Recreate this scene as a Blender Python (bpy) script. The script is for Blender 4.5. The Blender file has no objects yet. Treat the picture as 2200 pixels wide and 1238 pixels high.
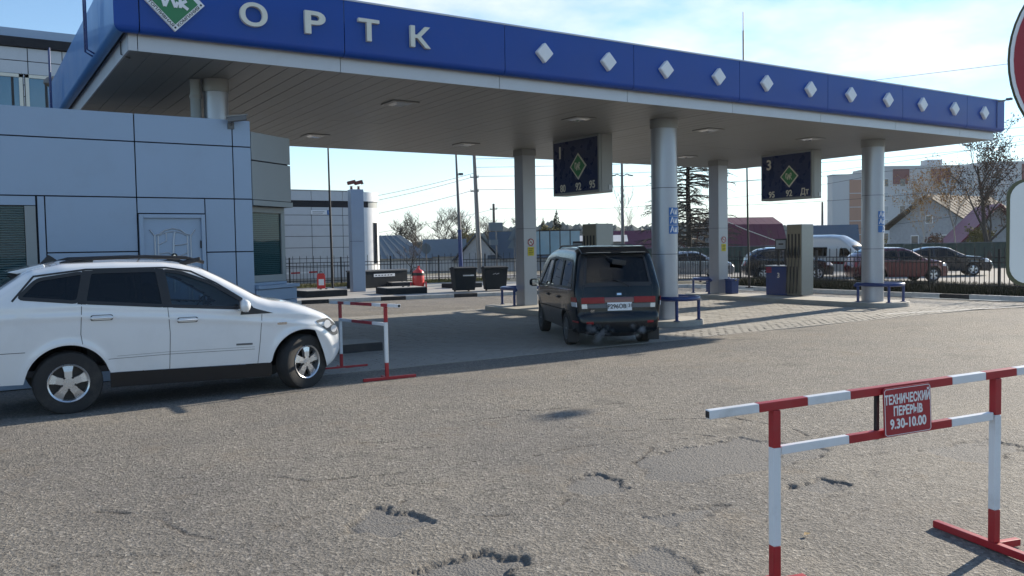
import bpy, bmesh, math, random
import numpy as np
from mathutils import Vector, Matrix, Euler
random.seed(7); rng = np.random.default_rng(7)
SC = bpy.context.scene; COL = SC.collection
R_ = math.radians
# ------------------------------------------------------------------ camera
cam = bpy.data.cameras.new('camera'); camo = bpy.data.objects.new('camera', cam); COL.objects.link(camo)
YAW, PITCH, ROLL = -.5763, -.0477, -.0171
_f = Vector((-math.sin(YAW)*math.cos(PITCH), math.cos(YAW)*math.cos(PITCH), math.sin(PITCH)))
_r = Vector((math.cos(YAW), math.sin(YAW), 0)); _u = _r.cross(_f)
_r2 = _r*math.cos(ROLL)+_u*math.sin(ROLL); _u2 = -_r*math.sin(ROLL)+_u*math.cos(ROLL)
camo.matrix_world = Matrix(((_r2.x,_u2.x,-_f.x,0),(_r2.y,_u2.y,-_f.y,0),(_r2.z,_u2.z,-_f.z,1.82),(0,0,0,1)))
cam.sensor_width = 36; cam.lens = 36*1814.6/2200; cam.clip_end = 3000; cam.clip_start = .05
SC.camera = camo
# ------------------------------------------------------------------ sky and sun
SUN_TO = Vector((2.8, .40, 1.0)).normalized()
SUN_EL = math.asin(SUN_TO.z); SUN_AZ = math.atan2(SUN_TO.x, SUN_TO.y)
wd = bpy.data.worlds.new('World'); SC.world = wd; wd.use_nodes = True
nt = wd.node_tree; nt.nodes.clear(); N = nt.nodes.new; L = nt.links.new
out = N('ShaderNodeOutputWorld'); bg = N('ShaderNodeBackground'); bg.inputs[1].default_value = .115
sky = N('ShaderNodeTexSky'); sky.sky_type = 'NISHITA'; sky.sun_disc = False
sky.sun_elevation = SUN_EL; sky.sun_rotation = SUN_AZ; sky.air_density = 1.0; sky.dust_density = 0.; sky.ozone_density = 3.0
tc = N('ShaderNodeTexCoord'); sep = N('ShaderNodeSeparateXYZ'); L(tc.outputs['Generated'], sep.inputs[0])
def mth(op, a, b=None, c=None):
    n = N('ShaderNodeMath'); n.operation = op
    for i, q in enumerate((a, b, c)):
        if q is None: continue
        if isinstance(q, (int, float)): n.inputs[i].default_value = q
        else: L(q, n.inputs[i])
    return n.outputs[0]
zz = mth('ADD', mth('MAXIMUM', sep.outputs[2], 0), .16)
cmb = N('ShaderNodeCombineXYZ'); L(mth('DIVIDE', sep.outputs[0], zz), cmb.inputs[0]); L(mth('DIVIDE', sep.outputs[1], zz), cmb.inputs[1])
mpw = N('ShaderNodeMapping'); mpw.inputs[1].default_value = (5.2, 5.4, 0); L(cmb.outputs[0], mpw.inputs[0])
cn = N('ShaderNodeTexNoise'); cn.inputs['Scale'].default_value = .75; cn.inputs['Detail'].default_value = 7; cn.inputs['Roughness'].default_value = .56
L(mpw.outputs[0], cn.inputs['Vector'])
cr = N('ShaderNodeValToRGB'); cr.color_ramp.elements[0].position = .55; cr.color_ramp.elements[1].position = .68
L(cn.outputs['Fac'], cr.inputs[0])
cm = N('ShaderNodeMix'); cm.data_type = 'RGBA'; L(mth('MULTIPLY', cr.outputs[0], .85), cm.inputs[0]); L(sky.outputs[0], cm.inputs[6])
cm.inputs[7].default_value = (5.6, 5.7, 5.8, 1)
hz = N('ShaderNodeMix'); hz.data_type = 'RGBA'; L(mth('MULTIPLY', mth('SUBTRACT', 1, mth('MINIMUM', mth('DIVIDE', mth('MAXIMUM', sep.outputs[2], 0), .13), 1)), .8), hz.inputs[0]); L(cm.outputs[2], hz.inputs[6]); hz.inputs[7].default_value = (4.3, 4.9, 5.3, 1)
L(hz.outputs[2], bg.inputs[0]); L(bg.outputs[0], out.inputs[0])
sun = bpy.data.lights.new('sun', 'SUN'); sun.energy = 5.0; sun.angle = R_(.53); sun.color = (1, .89, .73)
suno = bpy.data.objects.new('sun', sun); COL.objects.link(suno)
suno.rotation_euler = (-SUN_TO).to_track_quat('-Z', 'Y').to_euler(); suno.location = (30, 10, 40)
SC.view_settings.view_transform = 'Standard'; SC.view_settings.look = 'None'; SC.view_settings.exposure = .86; SC.view_settings.gamma = 1
SC.view_settings.use_curve_mapping = False
SC.cycles.max_bounces = 6; SC.cycles.transparent_max_bounces = 12; SC.cycles.use_denoising = True

# ------------------------------------------------------------------ materials
def _nodes(name):
    m = bpy.data.materials.new(name); m.use_nodes = True; t = m.node_tree
    return m, t, t.nodes['Principled BSDF']
def M(name, col, rough=.5, metal=0., var=.12, scale=6., bump=0., bscale=60., coat=0., spec=.5, dirt=0.):
    m, t, b = _nodes(name)
    b.inputs['Roughness'].default_value = rough; b.inputs['Metallic'].default_value = metal
    b.inputs['Coat Weight'].default_value = coat; b.inputs['Coat Roughness'].default_value = .04
    b.inputs['Specular IOR Level'].default_value = spec
    co = t.nodes.new('ShaderNodeTexCoord'); n = t.nodes.new('ShaderNodeTexNoise'); n.inputs['Scale'].default_value = scale
    n.inputs['Detail'].default_value = 6; t.links.new(co.outputs['Object'], n.inputs['Vector'])
    mx = t.nodes.new('ShaderNodeMix'); mx.data_type = 'RGBA'; t.links.new(n.outputs['Fac'], mx.inputs[0])
    mx.inputs[6].default_value = tuple(max(0, q*(1-var)) for q in col)+(1,); mx.inputs[7].default_value = tuple(min(1, q*(1+var)) for q in col)+(1,)
    last = mx.outputs[2]
    if dirt:
        n2 = t.nodes.new('ShaderNodeTexNoise'); n2.inputs['Scale'].default_value = 2.3; n2.inputs['Detail'].default_value = 9; n2.inputs['Roughness'].default_value = .7
        t.links.new(co.outputs['Object'], n2.inputs['Vector'])
        r = t.nodes.new('ShaderNodeValToRGB'); r.color_ramp.elements[0].position = .5; r.color_ramp.elements[1].position = .78; t.links.new(n2.outputs['Fac'], r.inputs[0])
        ml = t.nodes.new('ShaderNodeMath'); ml.operation = 'MULTIPLY'; ml.inputs[1].default_value = dirt; t.links.new(r.outputs[0], ml.inputs[0])
        m2 = t.nodes.new('ShaderNodeMix'); m2.data_type = 'RGBA'; t.links.new(ml.outputs[0], m2.inputs[0]); t.links.new(last, m2.inputs[6]); m2.inputs[7].default_value = (.16, .14, .115, 1)
        last = m2.outputs[2]
    t.links.new(last, b.inputs['Base Color'])
    if rough > .12:
        mr = t.nodes.new('ShaderNodeMapRange'); mr.inputs[3].default_value = rough*.8; mr.inputs[4].default_value = min(1, rough*1.2)
        t.links.new(n.outputs['Fac'], mr.inputs[0]); t.links.new(mr.outputs[0], b.inputs['Roughness'])
    if bump:
        n3 = t.nodes.new('ShaderNodeTexNoise'); n3.inputs['Scale'].default_value = bscale; n3.inputs['Detail'].default_value = 4; t.links.new(co.outputs['Object'], n3.inputs['Vector'])
        bp = t.nodes.new('ShaderNodeBump'); bp.inputs['Strength'].default_value = bump; bp.inputs['Distance'].default_value = .01
        t.links.new(n3.outputs['Fac'], bp.inputs['Height']); t.links.new(bp.outputs[0], b.inputs['Normal'])
    return m
def glass_mat(name, tint, refl=.08, rough=.02, ior=1.5):
    m = bpy.data.materials.new(name); m.use_nodes = True; t = m.node_tree; t.nodes.clear(); n = t.nodes.new
    o = n('ShaderNodeOutputMaterial'); tr = n('ShaderNodeBsdfTransparent'); tr.inputs[0].default_value = tint+(1,)
    gl = n('ShaderNodeBsdfGlossy'); gl.inputs['Roughness'].default_value = rough; gl.inputs[0].default_value = (.95, .97, 1, 1)
    lw = n('ShaderNodeLayerWeight'); lw.inputs[0].default_value = .5; pw = n('ShaderNodeMath'); pw.operation = 'POWER'; pw.inputs[1].default_value = 5; t.links.new(lw.outputs['Facing'], pw.inputs[0])
    f0 = ((ior-1)/(ior+1))**2; fr = n('ShaderNodeMath'); fr.operation = 'MULTIPLY_ADD'; fr.inputs[1].default_value = 1-f0; fr.inputs[2].default_value = f0; t.links.new(pw.outputs[0], fr.inputs[0])
    ad = n('ShaderNodeMath'); ad.operation = 'ADD'; ad.inputs[1].default_value = refl; t.links.new(fr.outputs[0], ad.inputs[0])
    mx = n('ShaderNodeMixShader'); t.links.new(ad.outputs[0], mx.inputs[0]); t.links.new(tr.outputs[0], mx.inputs[1]); t.links.new(gl.outputs[0], mx.inputs[2])
    t.links.new(mx.outputs[0], o.inputs[0]); return m
def asphalt_mat():
    m, t, b = _nodes('asphalt'); n = t.nodes.new; l = t.links.new
    co = n('ShaderNodeTexCoord')
    def noise(s, d=4, r=.6):
        q = n('ShaderNodeTexNoise'); q.inputs['Scale'].default_value = s; q.inputs['Detail'].default_value = d; q.inputs['Roughness'].default_value = r
        l(co.outputs['Object'], q.inputs['Vector']); return q.outputs['Fac']
    def ramp(f, *st):
        q = n('ShaderNodeValToRGB'); e = q.color_ramp.elements
        while len(e) < len(st): e.new(.5)
        for i, (p, c) in enumerate(st): e[i].position = p; e[i].color = c+(1,)
        l(f, q.inputs[0]); return q.outputs[0]
    def mix(f, a, c, mode='MIX'):
        q = n('ShaderNodeMix'); q.data_type = 'RGBA'; q.blend_type = mode
        if isinstance(f, float): q.inputs[0].default_value = f
        else: l(f, q.inputs[0])
        for i, v in ((6, a), (7, c)):
            if isinstance(v, tuple): q.inputs[i].default_value = v+(1,)
            else: l(v, q.inputs[i])
        return q.outputs[2]
    vor = n('ShaderNodeTexVoronoi'); vor.inputs['Scale'].default_value = 44; l(co.outputs['Object'], vor.inputs['Vector'])
    stone = ramp(vor.outputs['Color'], (.0, (.035, .033, .03)), (.4, (.165, .155, .138)), (.8, (.27, .25, .222)), (1., (.5, .475, .43)))
    fine = ramp(noise(150, 3, .7), (.3, (.075, .072, .066)), (.7, (.335, .315, .285)))
    base = mix(.38, stone, fine)
    big = ramp(noise(.55, 5), (.3, (.82, .82, .84)), (.7, (1.15, 1.12, 1.06)))
    base = mix(.85, base, big, 'MULTIPLY')
    brown = ramp(noise(1.7, 6, .65), (.56, (0, 0, 0)), (.72, (.55, .55, .55)))
    base = mix(brown, base, (.19, .155, .115))
    stain = ramp(noise(.9, 7, .62), (.57, (0, 0, 0)), (.70, (.45, .45, .45))); base = mix(stain, base, (.075, .07, .066))
    at = n('ShaderNodeAttribute'); at.attribute_name = 'patch'
    pcol = ramp(noise(90, 4, .7), (.3, (.115, .113, .11)), (.7, (.235, .225, .21)))
    base = mix(at.outputs['Fac'], base, pcol)
    ac = n('ShaderNodeAttribute'); ac.attribute_name = 'crack'
    base = mix(ac.outputs['Fac'], base, (.075, .066, .057))
    l(base, b.inputs['Base Color']); b.inputs['Roughness'].default_value = .82; b.inputs['Specular IOR Level'].default_value = .35
    bp = n('ShaderNodeBump'); bp.inputs['Strength'].default_value = 1.; bp.inputs['Distance'].default_value = .019
    hs = n('ShaderNodeMath'); hs.operation = 'ADD'; l(noise(75, 4, .65), hs.inputs[0])
    h2 = n('ShaderNodeMath'); h2.operation = 'MULTIPLY'; h2.inputs[1].default_value = .55; l(vor.outputs['Distance'], h2.inputs[0]); l(h2.outputs[0], hs.inputs[1])
    l(hs.outputs[0], bp.inputs['Height']); l(bp.outputs[0], b.inputs['Normal'])
    return m
ASPH = asphalt_mat()
MT = dict(
 panel=M('silver_composite_panel', (.285, .365, .48), .38, .25, .07, 1.3, dirt=.1),  # silver panels tinted blue: the sky cast of their shade put into colour
 panel_dark=M('joint_black', (.012, .014, .02), .8),  # near-black for joint backing, wall cores and dark bands
 panel_grey=M('grey_green_panel', (.27, .29, .29), .45, .1, .05, 3, dirt=.1),
 fascia=M('fascia_blue', (.0005, .055, .31), .42, 0, .12, 1.2, spec=.35, coat=.08, dirt=.05),
 fascia_sky_sheen=M('fascia_blue_sky_sheen', (.05, .19, .46), .4, .2, .06, 2, coat=.2),  # lighter copy of the fascia blue: grazing sky reflection put into the colour
 soffit=M('soffit_grey', (.27, .275, .27), .42, .35, .05, 3),
 band=M('band_pale_grey', (.50, .52, .55), .4, .25, .05, 2, dirt=.12),
 alu=M('brushed_aluminium', (.36, .38, .42), .36, .6, .06, 5, dirt=.06),
 steel=M('stainless_steel', (.26, .275, .275), .36, .6, .08, 9),
 brass=M('stainless_warm', (.26, .24, .19), .45, .4, .1, 7, dirt=.3),
 white=M('white_paint', (.78, .79, .80), .4, 0, .05, 5, dirt=.08),
 letter=M('cream_letter', (.70, .69, .60), .42, 0, .05, 8, dirt=.1),
 blue=M('blue_paint', (.004, .03, .15), .38, 0, .1, 6, coat=.3, dirt=.12),
 navy=M('navy_panel', (.004, .018, .085), .28, 0, .1, 4, coat=.3),
 green=M('logo_green', (.03, .20, .075), .4, 0, .08, 8),
 red=M('red_paint', (.36, .016, .022), .45, 0, .2, 9, dirt=.3),
 redlite=M('tail_light_red', (.26, .004, .010), .3, 0, .1, 20, spec=.3, coat=.1),
 signred=M('sign_red', (.33, .018, .03), .4, 0, .08, 9, dirt=.08),
 barwhite=M('barrier_white', (.70, .72, .74), .42, 0, .06, 9, dirt=.5),
 black=M('black_plastic', (.014, .014, .016), .45, 0, .2, 9),
 rubber=M('tyre_rubber', (.018, .018, .019), .78, 0, .25, 14, bump=.3, dirt=.4),
 chrome=M('chrome', (.72, .73, .75), .12, 1., .03, 9),
 rim=M('alloy_rim', (.55, .56, .58), .28, .8, .05, 14),
 carwhite=M('car_white', (.72, .74, .76), .22, 0, .02, 3, coat=1., dirt=.09),
 cargreen=M('car_dark_green', (.002, .007, .012), .22, 0, .15, 3, spec=.25, coat=.3),
 carmaroon=M('car_maroon', (.105, .014, .018), .25, .3, .08, 3, coat=1.),
 cardark=M('car_graphite', (.012, .014, .02), .22, .3, .08, 3, coat=1.),
 carsilver=M('car_silver', (.36, .37, .38), .28, .6, .05, 3, coat=1.),
 carbeige=M('car_pale_beige', (.40, .40, .38), .3, .1, .05, 3, coat=.8),
 interior=M('car_interior', (.03, .03, .034), .8),
 lamp=M('lamp_lens', (.75, .76, .78), .08, 0, .03, 9, coat=1.),
 amber=M('amber_lens', (.6, .2, .03), .2, 0, .1, 9, coat=.6),
 concrete=M('concrete', (.33, .32, .295), .85, 0, .18, 3, bump=.4, bscale=50, dirt=.35),
 island=M('island_concrete', (.40, .385, .345), .8, 0, .12, 4, bump=.3, bscale=60, dirt=.25),
 kerbwhite=M('kerb_white', (.58, .58, .565), .75, 0, .15, 5, bump=.3, dirt=.45),
 kerbblack=M('kerb_black', (.035, .035, .037), .75, 0, .3, 5, bump=.3, dirt=.3),
 iron=M('black_iron', (.012, .013, .016), .5, .2, .2, 9),
 darkbox=M('dark_grey_box', (.022, .027, .032), .8, 0, .15, 6, spec=.2, dirt=.12),
 paver=M('paver_concrete', (.31, .295, .265), .85, 0, .22, 2.2, bump=.5, bscale=70, dirt=.3),
 grass=M('grass_green', (.075, .09, .028), .9, 0, .4, 3),
 drygrass=M('dry_grass', (.20, .18, .06), .9, 0, .35, 3),
 hedge=M('dark_verge', (.028, .03, .014), .95, 0, .4, 3),
 earth=M('earth', (.13, .12, .085), .95, 0, .35, .6, bump=.5, bscale=6),
 road=M('road_asphalt', (.20, .195, .185), .85, 0, .15, 1, bump=.4, bscale=40),
 barnred=M('barn_purple_red', (.105, .016, .04), .6, 0, .12, 2),
 redroof=M('crimson_roof', (.15, .010, .035), .55, 0, .12, 2),
 rust=M('rust_red_roof', (.17, .055, .045), .7, 0, .2, 2),
 slate=M('grey_roof', (.13, .16, .18), .55, .1, .15, 1.5, dirt=.15),
 bluroof=M('blue_grey_roof', (.045, .065, .085), .5, .1, .15, 2),
 whitewall=M('white_wall', (.58, .58, .57), .8, 0, .08, 2, bump=.2, dirt=.2),
 brickwall=M('brick_wall', (.27, .11, .08), .85, 0, .25, 7),
 plank=M('weathered_wall', (.30, .32, .34), .85, 0, .25, 4, dirt=.3),
 aptwall=M('apartment_panel', (.47, .48, .49), .85, 0, .06, .4),
 aptbrick=M('apartment_orange', (.36, .20, .14), .85, 0, .1, .5),
 aptmaroon=M('apartment_maroon', (.15, .045, .05), .8, 0, .1, .5),
 winglass=M('window_dark', (.035, .045, .06), .1, 0, .3, 1.5, coat=.5),
 winlite=M('window_pale', (.30, .34, .38), .2, 0, .3, 1.5, coat=.4),
 winsky=M('window_sky_blue', (.10, .19, .26), .1, .4, .15, 1.2, coat=.6),
 blind=M('window_blind', (.13, .21, .22), .5, 0, .1, 5),
 blindA=M('window_blind_pale', (.22, .36, .36), .5, 0, .1, 5),
 greenfence=M('green_profile_fence', (.022, .045, .038), .6, .1, .15, 2),
 bark=M('bark_grey', (.085, .07, .055), .9, 0, .3, 6),
 barkdark=M('bark_dark', (.04, .033, .027), .9, 0, .3, 6),
 birch=M('birch_bark', (.36, .34, .31), .85, 0, .35, 5),
 twig=M('twig_brown', (.09, .068, .055), .9, 0, .3, 6),
 leafgold=M('leaf_gold', (.33, .17, .03), .8, 0, .35, 9),
 leafolive=M('leaf_olive', (.14, .12, .03), .85, 0, .35, 9),
 leafbrown=M('leaf_brown', (.10, .055, .035), .85, 0, .35, 9),
 needle=M('spruce_needle', (.018, .032, .022), .9, 0, .35, 5),
 forest=M('far_forest_haze_tint', (.075, .095, .09), .95, 0, .35, .25),  # paled towards grey-blue: distance haze put into the colour
 wood=M('wood_pole', (.10, .09, .08), .9, 0, .2, 6),
 pole=M('grey_pole', (.14, .145, .15), .6, .3, .15, 6),
 yellow=M('yellow_sticker', (.62, .55, .03), .5),
 sticker=M('blue_sticker', (.015, .13, .40), .4, 0, .05),
 hoard=M('blue_glass_board', (.17, .30, .38), .25, .1, .2, 1.6, coat=.5, dirt=.2),
 pinkred=M('extinguisher_red', (.55, .03, .03), .35, 0, .12, 9, coat=.3),
 cream=M('sign_back_cream', (.84, .84, .80), .45, 0, .05, 4, dirt=.12),
 olive=M('sign_rim', (.11, .11, .06), .5, .2, .1, 6),
 leafy=M('fallen_leaf', (.42, .27, .1), .8, 0, .3, 30),
)
GL_DARK = glass_mat('tinted_glass', (.014, .018, .024), 0, ior=1.42)
GL_MID = glass_mat('car_glass', (.36, .44, .48), .0)
GL_CLEAR = glass_mat('building_glass', (.6, .68, .7), .0, ior=1.3)

# ------------------------------------------------------------------ geometry helpers
class MB:
    def __init__(s): s.v = []; s.f = []
    def add(s, vs, fs):
        o = len(s.v); s.v += [tuple(q) for q in vs]; s.f += [tuple(i+o for i in f) for f in fs]; return s
    def box(s, x0, y0, z0, x1, y1, z1):
        return s.add([(x0,y0,z0),(x1,y0,z0),(x1,y1,z0),(x0,y1,z0),(x0,y0,z1),(x1,y0,z1),(x1,y1,z1),(x0,y1,z1)],
                     [(0,3,2,1),(4,5,6,7),(0,1,5,4),(1,2,6,5),(2,3,7,6),(3,0,4,7)])
    def bar(s, p0, p1, w, h, up=(0,0,1)):
        p0, p1 = Vector(p0), Vector(p1); d = (p1-p0).normalized(); up = Vector(up)
        if abs(d.dot(up)) > .95: up = Vector((1,0,0))
        a = d.cross(up).normalized()*(w/2); b = a.cross(d).normalized()*(h/2)
        q = [p+i*a+j*b for p in (p0, p1) for i, j in ((-1,-1),(1,-1),(1,1),(-1,1))]
        return s.add(q, [(0,1,2,3),(7,6,5,4),(0,4,5,1),(1,5,6,2),(2,6,7,3),(3,7,4,0)])
    def cyl(s, p0, p1, r0, r1=None, n=14, caps=True):
        r1 = r0 if r1 is None else r1; p0, p1 = Vector(p0), Vector(p1); d = (p1-p0).normalized()
        up = Vector((0,0,1)) if abs(d.z) < .9 else Vector((1,0,0)); a = d.cross(up).normalized(); b = a.cross(d)
        q = [p+(a*math.cos(t)+b*math.sin(t))*r for p, r in ((p0,r0),(p1,r1)) for t in [2*math.pi*i/n for i in range(n)]]
        f = [(i,(i+1)%n,n+(i+1)%n,n+i) for i in range(n)]
        if caps: f += [tuple(range(n))[::-1], tuple(range(n, 2*n))]
        return s.add(q, f)
    def tube(s, pts, r, n=8):
        pts = [Vector(p) for p in pts]; m = len(pts); rs = r if isinstance(r, (list, tuple)) else [r]*m
        q = []; a = None
        for i, p in enumerate(pts):
            d = (pts[min(i+1,m-1)]-pts[max(i-1,0)]).normalized()
            if a is None:
                up = Vector((0,0,1)) if abs(d.z) < .9 else Vector((1,0,0)); a = d.cross(up).normalized()
            else: a = (a-d*a.dot(d)).normalized()
            b = a.cross(d)
            q += [p+(a*math.cos(t)+b*math.sin(t))*rs[i] for t in [2*math.pi*k/n for k in range(n)]]
        f = [(i*n+k, i*n+(k+1)%n, (i+1)*n+(k+1)%n, (i+1)*n+k) for i in range(m-1) for k in range(n)]
        f += [tuple(range(n))[::-1], tuple(range((m-1)*n, m*n))]
        return s.add(q, f)
    def prism(s, poly, h0, h1, fn=None):       # poly of 2d points, extruded from h0 to h1; fn maps (a,b,h)->xyz
        fn = fn or (lambda a, b, h: (a, b, h)); n = len(poly)
        q = [fn(a, b, h) for h in (h0, h1) for a, b in poly]
        return s.add(q, [tuple(range(n))[::-1], tuple(range(n, 2*n))]+[(i,(i+1)%n,n+(i+1)%n,n+i) for i in range(n)])
    def lathe(s, prof, n=24, fn=None):         # prof of (r,h); fn maps (x,y,h)
        fn = fn or (lambda x, y, h: (x, y, h)); m = len(prof)
        q = [fn(r*math.cos(2*math.pi*k/n), r*math.sin(2*math.pi*k/n), h) for r, h in prof for k in range(n)]
        f = [(i*n+k, i*n+(k+1)%n, (i+1)*n+(k+1)%n, (i+1)*n+k) for i in range(m-1) for k in range(n)]
        return s.add(q, f)
    def grid(s, P):                             # P[i][j] points
        a, b = len(P), len(P[0])
        return s.add([p for row in P for p in row], [(i*b+j, i*b+j+1, (i+1)*b+j+1, (i+1)*b+j) for i in range(a-1) for j in range(b-1)])
    def mesh(s, name, mat, smooth=None):
        me = bpy.data.meshes.new(name); me.from_pydata(s.v, [], s.f); me.materials.append(mat)
        bm = bmesh.new(); bm.from_mesh(me); bmesh.ops.recalc_face_normals(bm, faces=bm.faces); bm.to_mesh(me); bm.free()
        if smooth is not None:
            me.polygons.foreach_set('use_smooth', [True]*len(me.polygons)); me.set_sharp_from_angle(angle=R_(smooth))
        me.update(); return me
    def build(s, name, mat, parent=None, smooth=None, world=False, bevel=0):
        if world and parent is not None:
            l = parent.location; s.v = [(a-l.x, b-l.y, c-l.z) for a, b, c in s.v]
        o = bpy.data.objects.new(name, s.mesh(name, MT.get(mat, mat) if isinstance(mat, str) else mat, smooth)); COL.objects.link(o)
        if parent is not None: o.parent = parent
        if bevel:
            b = o.modifiers.new('bevel', 'BEVEL'); b.width = bevel; b.segments = 2; b.limit_method = 'ANGLE'; b.angle_limit = R_(40)
        return o
def tag(o, label=None, cat=None, group=None, kind=None):
    for k, v in (('label', label), ('category', cat), ('group', group), ('kind', kind)):
        if v: o[k] = v
    return o
def thing(name, label, cat, loc=(0,0,0), rz=0, group=None):
    o = bpy.data.objects.new(name, None); COL.objects.link(o); o.location = loc; o.rotation_euler = (0, 0, rz)
    o.empty_display_size = .2
    return tag(o, label, cat, group)
def inst(name, me, parent, loc=(0,0,0), rot=(0,0,0), scl=(1,1,1)):
    o = bpy.data.objects.new(name, me); COL.objects.link(o); o.parent = parent; o.location = loc; o.rotation_euler = rot; o.scale = scl; return o
def text_mesh(body, size, mat, ext=.004, bold=0., res=3, align='CENTER', sx=1.):
    cu = bpy.data.curves.new('txt', 'FONT'); cu.body = body.replace('Р', 'P').replace('В', 'B'); cu.size = size; cu.extrude = ext; cu.offset = bold; cu.resolution_u = res
    cu.align_x = align; cu.align_y = 'CENTER'
    o = bpy.data.objects.new('txt', cu); COL.objects.link(o); bpy.context.view_layer.update()
    me = bpy.data.meshes.new_from_object(o.evaluated_get(bpy.context.evaluated_depsgraph_get()))
    bpy.data.objects.remove(o); bpy.data.curves.remove(cu)
    if sx != 1.:
        for v in me.vertices: v.co.x *= sx
    me.materials.clear(); me.materials.append(MT[mat]); me.name = 'lettering'; return me
def text(name, body, size, mat, parent, loc, rot, ext=.004, bold=0., align='CENTER', sx=1.):
    return inst(name, text_mesh(body, size, mat, ext, bold, 3, align, sx), parent, loc, rot)
def smooth01(a, b, x):
    t = np.clip((x-a)/(b-a), 0, 1); return t*t*(3-2*t)
def gz(y): return float(-.13*smooth01(9., 14., y))
FACE_NY = (R_(90), 0, 0)              # lettering that reads from the -Y side
FACE_NX = (R_(90), 0, R_(-90))        # lettering that reads from the -X side
# ================================================================== SETTING: ground, yard, kerbs, pavers
def kerb_y(x): return 30.2-(x-10.4)*.139
YARD_E = 27.6
g = MB(); B = 900
yA, yB = kerb_y(-40), kerb_y(YARD_E)
g.add([(-B,-B,0),(B,-B,0),(B,-30,0),(-B,-30,0)], [(0,1,2,3)])
g.add([(-B,-30,0),(-40,-30,0),(-40,yA,0),(-B,yA,0)], [(0,1,2,3)])
g.add([(YARD_E,-30,0),(B,-30,0),(B,yB,0),(YARD_E,yB,0)], [(0,1,2,3)])
g.add([(-B,yA,0),(-40,yA,0),(YARD_E,yB,0),(B,yB,0),(B,B,0),(-B,B,0)], [(0,1,2,3,4,5)])
tag(g.build('ground', 'earth'), kind='structure')
# asphalt sheet: fine close to the camera so that its patches and potholes are real relief
def axis(lo, fa, fb, hi, step, coarse): return np.unique(np.concatenate([np.linspace(lo, fa, max(2, int((fa-lo)/coarse))), np.arange(fa, fb, step), np.linspace(fb, hi, max(2, int((hi-fb)/coarse)))]))
xs = axis(-40, .0, 8.4, YARD_E, .0175, .8); ys = axis(-30, 2.0, 8.6, 38.4, .0175, .6)
XX, YY = np.meshgrid(xs, ys)
def vnoise(X, Y, s, seed):
    r = np.random.default_rng(seed).random((256, 256)); a = X*s; b = Y*s
    i = np.floor(a).astype(int); j = np.floor(b).astype(int); fx = a-i; fy = b-j; fx = fx*fx*(3-2*fx); fy = fy*fy*(3-2*fy)
    q = lambda m, n: r[m % 256, n % 256]
    return (q(i,j)*(1-fx)+q(i+1,j)*fx)*(1-fy)+(q(i,j+1)*(1-fx)+q(i+1,j+1)*fx)*fy
def sdist(X, Y, poly):
    P = np.array(poly); d = np.full(X.shape, 1e9); ins = np.zeros(X.shape, bool)
    for k in range(len(P)):
        a, b = P[k-1], P[k]; e = b-a; wx, wy = X-a[0], Y-a[1]; t = np.clip((wx*e[0]+wy*e[1])/(e@e), 0, 1)
        d = np.minimum(d, np.hypot(wx-t*e[0], wy-t*e[1]))
        c = ((a[1] > Y) != (b[1] > Y)) & (X < (b[0]-a[0])*(Y-a[1])/(b[1]-a[1]+1e-12)+a[0]); ins ^= c
    return np.where(ins, -d, d)
wob = (vnoise(XX, YY, 9, 1)-.5)*.10+(vnoise(XX, YY, 26, 2)-.5)*.05+(vnoise(XX, YY, 52, 7)-.5)*.03
ZZ = -.13*smooth01(9., 14., YY)+(vnoise(XX, YY, .5, 3)-.5)*.022+(vnoise(XX, YY, 2.2, 4)-.5)*.007+(vnoise(XX, YY, 24, 5)-.5)*.0035
patch = np.zeros(XX.shape); crack = np.zeros(XX.shape)
PATCHES = [([(4.78,5.43),(5.42,5.47),(6.07,5.44),(6.22,4.98),(6.36,4.64),(5.99,4.51),(5.33,4.54),(4.61,4.65),(4.37,4.91)], -.010),
 ([(3.89,5.27),(4.22,5.23),(4.14,4.8),(3.75,4.76),(3.73,5.07)], -.012), ([(3.8,4.2),(4.16,4.19),(4.4,4.08),(3.99,3.94),(3.78,3.98)], -.010),
 ([(3.22,3.77),(3.45,3.8),(3.48,3.44),(3.38,3.34),(3.18,3.38),(3.09,3.64)], -.009), ([(2.06,4.29),(2.34,4.36),(2.58,4.33),(2.7,4.05),(2.42,3.87),(2.03,4.11)], -.022),
 ([(2.08,5.22),(2.37,5.5),(2.53,5.25),(2.57,4.98),(2.27,4.91),(2.05,5.01)], -.016), ([(5.06,4.09),(5.46,4.11),(5.54,3.88),(5.23,3.82)], -.014), ([(6.89,4.14),(7.84,4.09),(7.74,3.71),(6.86,3.58)], -.008)]
edge_break = smooth01(.42, .62, vnoise(XX, YY, 3.1, 6))
for poly, dz in PATCHES:
    d = sdist(XX, YY, poly)+wob; inn = smooth01(.008, -.014, d); ZZ += dz*inn; patch = np.maximum(patch, inn*.85)
    e = np.exp(-(d/.022)**2)*edge_break; ZZ -= .008*e; crack = np.maximum(crack, e*.5)
for (x, y, r, dz) in [(2.53,5.12,.10,.028),(2.64,4.2,.13,.035),(2.52,4.34,.09,.03),(2.93,5.5,.07,.022),(5.89,5.46,.09,.02),(5.1,4.08,.10,.028),(5.38,3.95,.10,.03),(5.9,3.95,.08,.025),(2.25,4.1,.07,.03),(2.05,5.12,.07,.026),(2.2,5.55,.05,.02),(6.4,5.9,.09,.015),(4.35,5.3,.05,.02),(4.1,4.22,.06,.018)]:
    d = np.hypot((XX-x)*.75+(YY-y)*.55, ((YY-y)*.75-(XX-x)*.55)*1.9)+wob*1.2; q = smooth01(r, r*.62, d); ZZ -= dz*.24*q; crack = np.maximum(crack, q*.35*smooth01(.35, .7, vnoise(XX, YY, 30, 12)))
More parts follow.
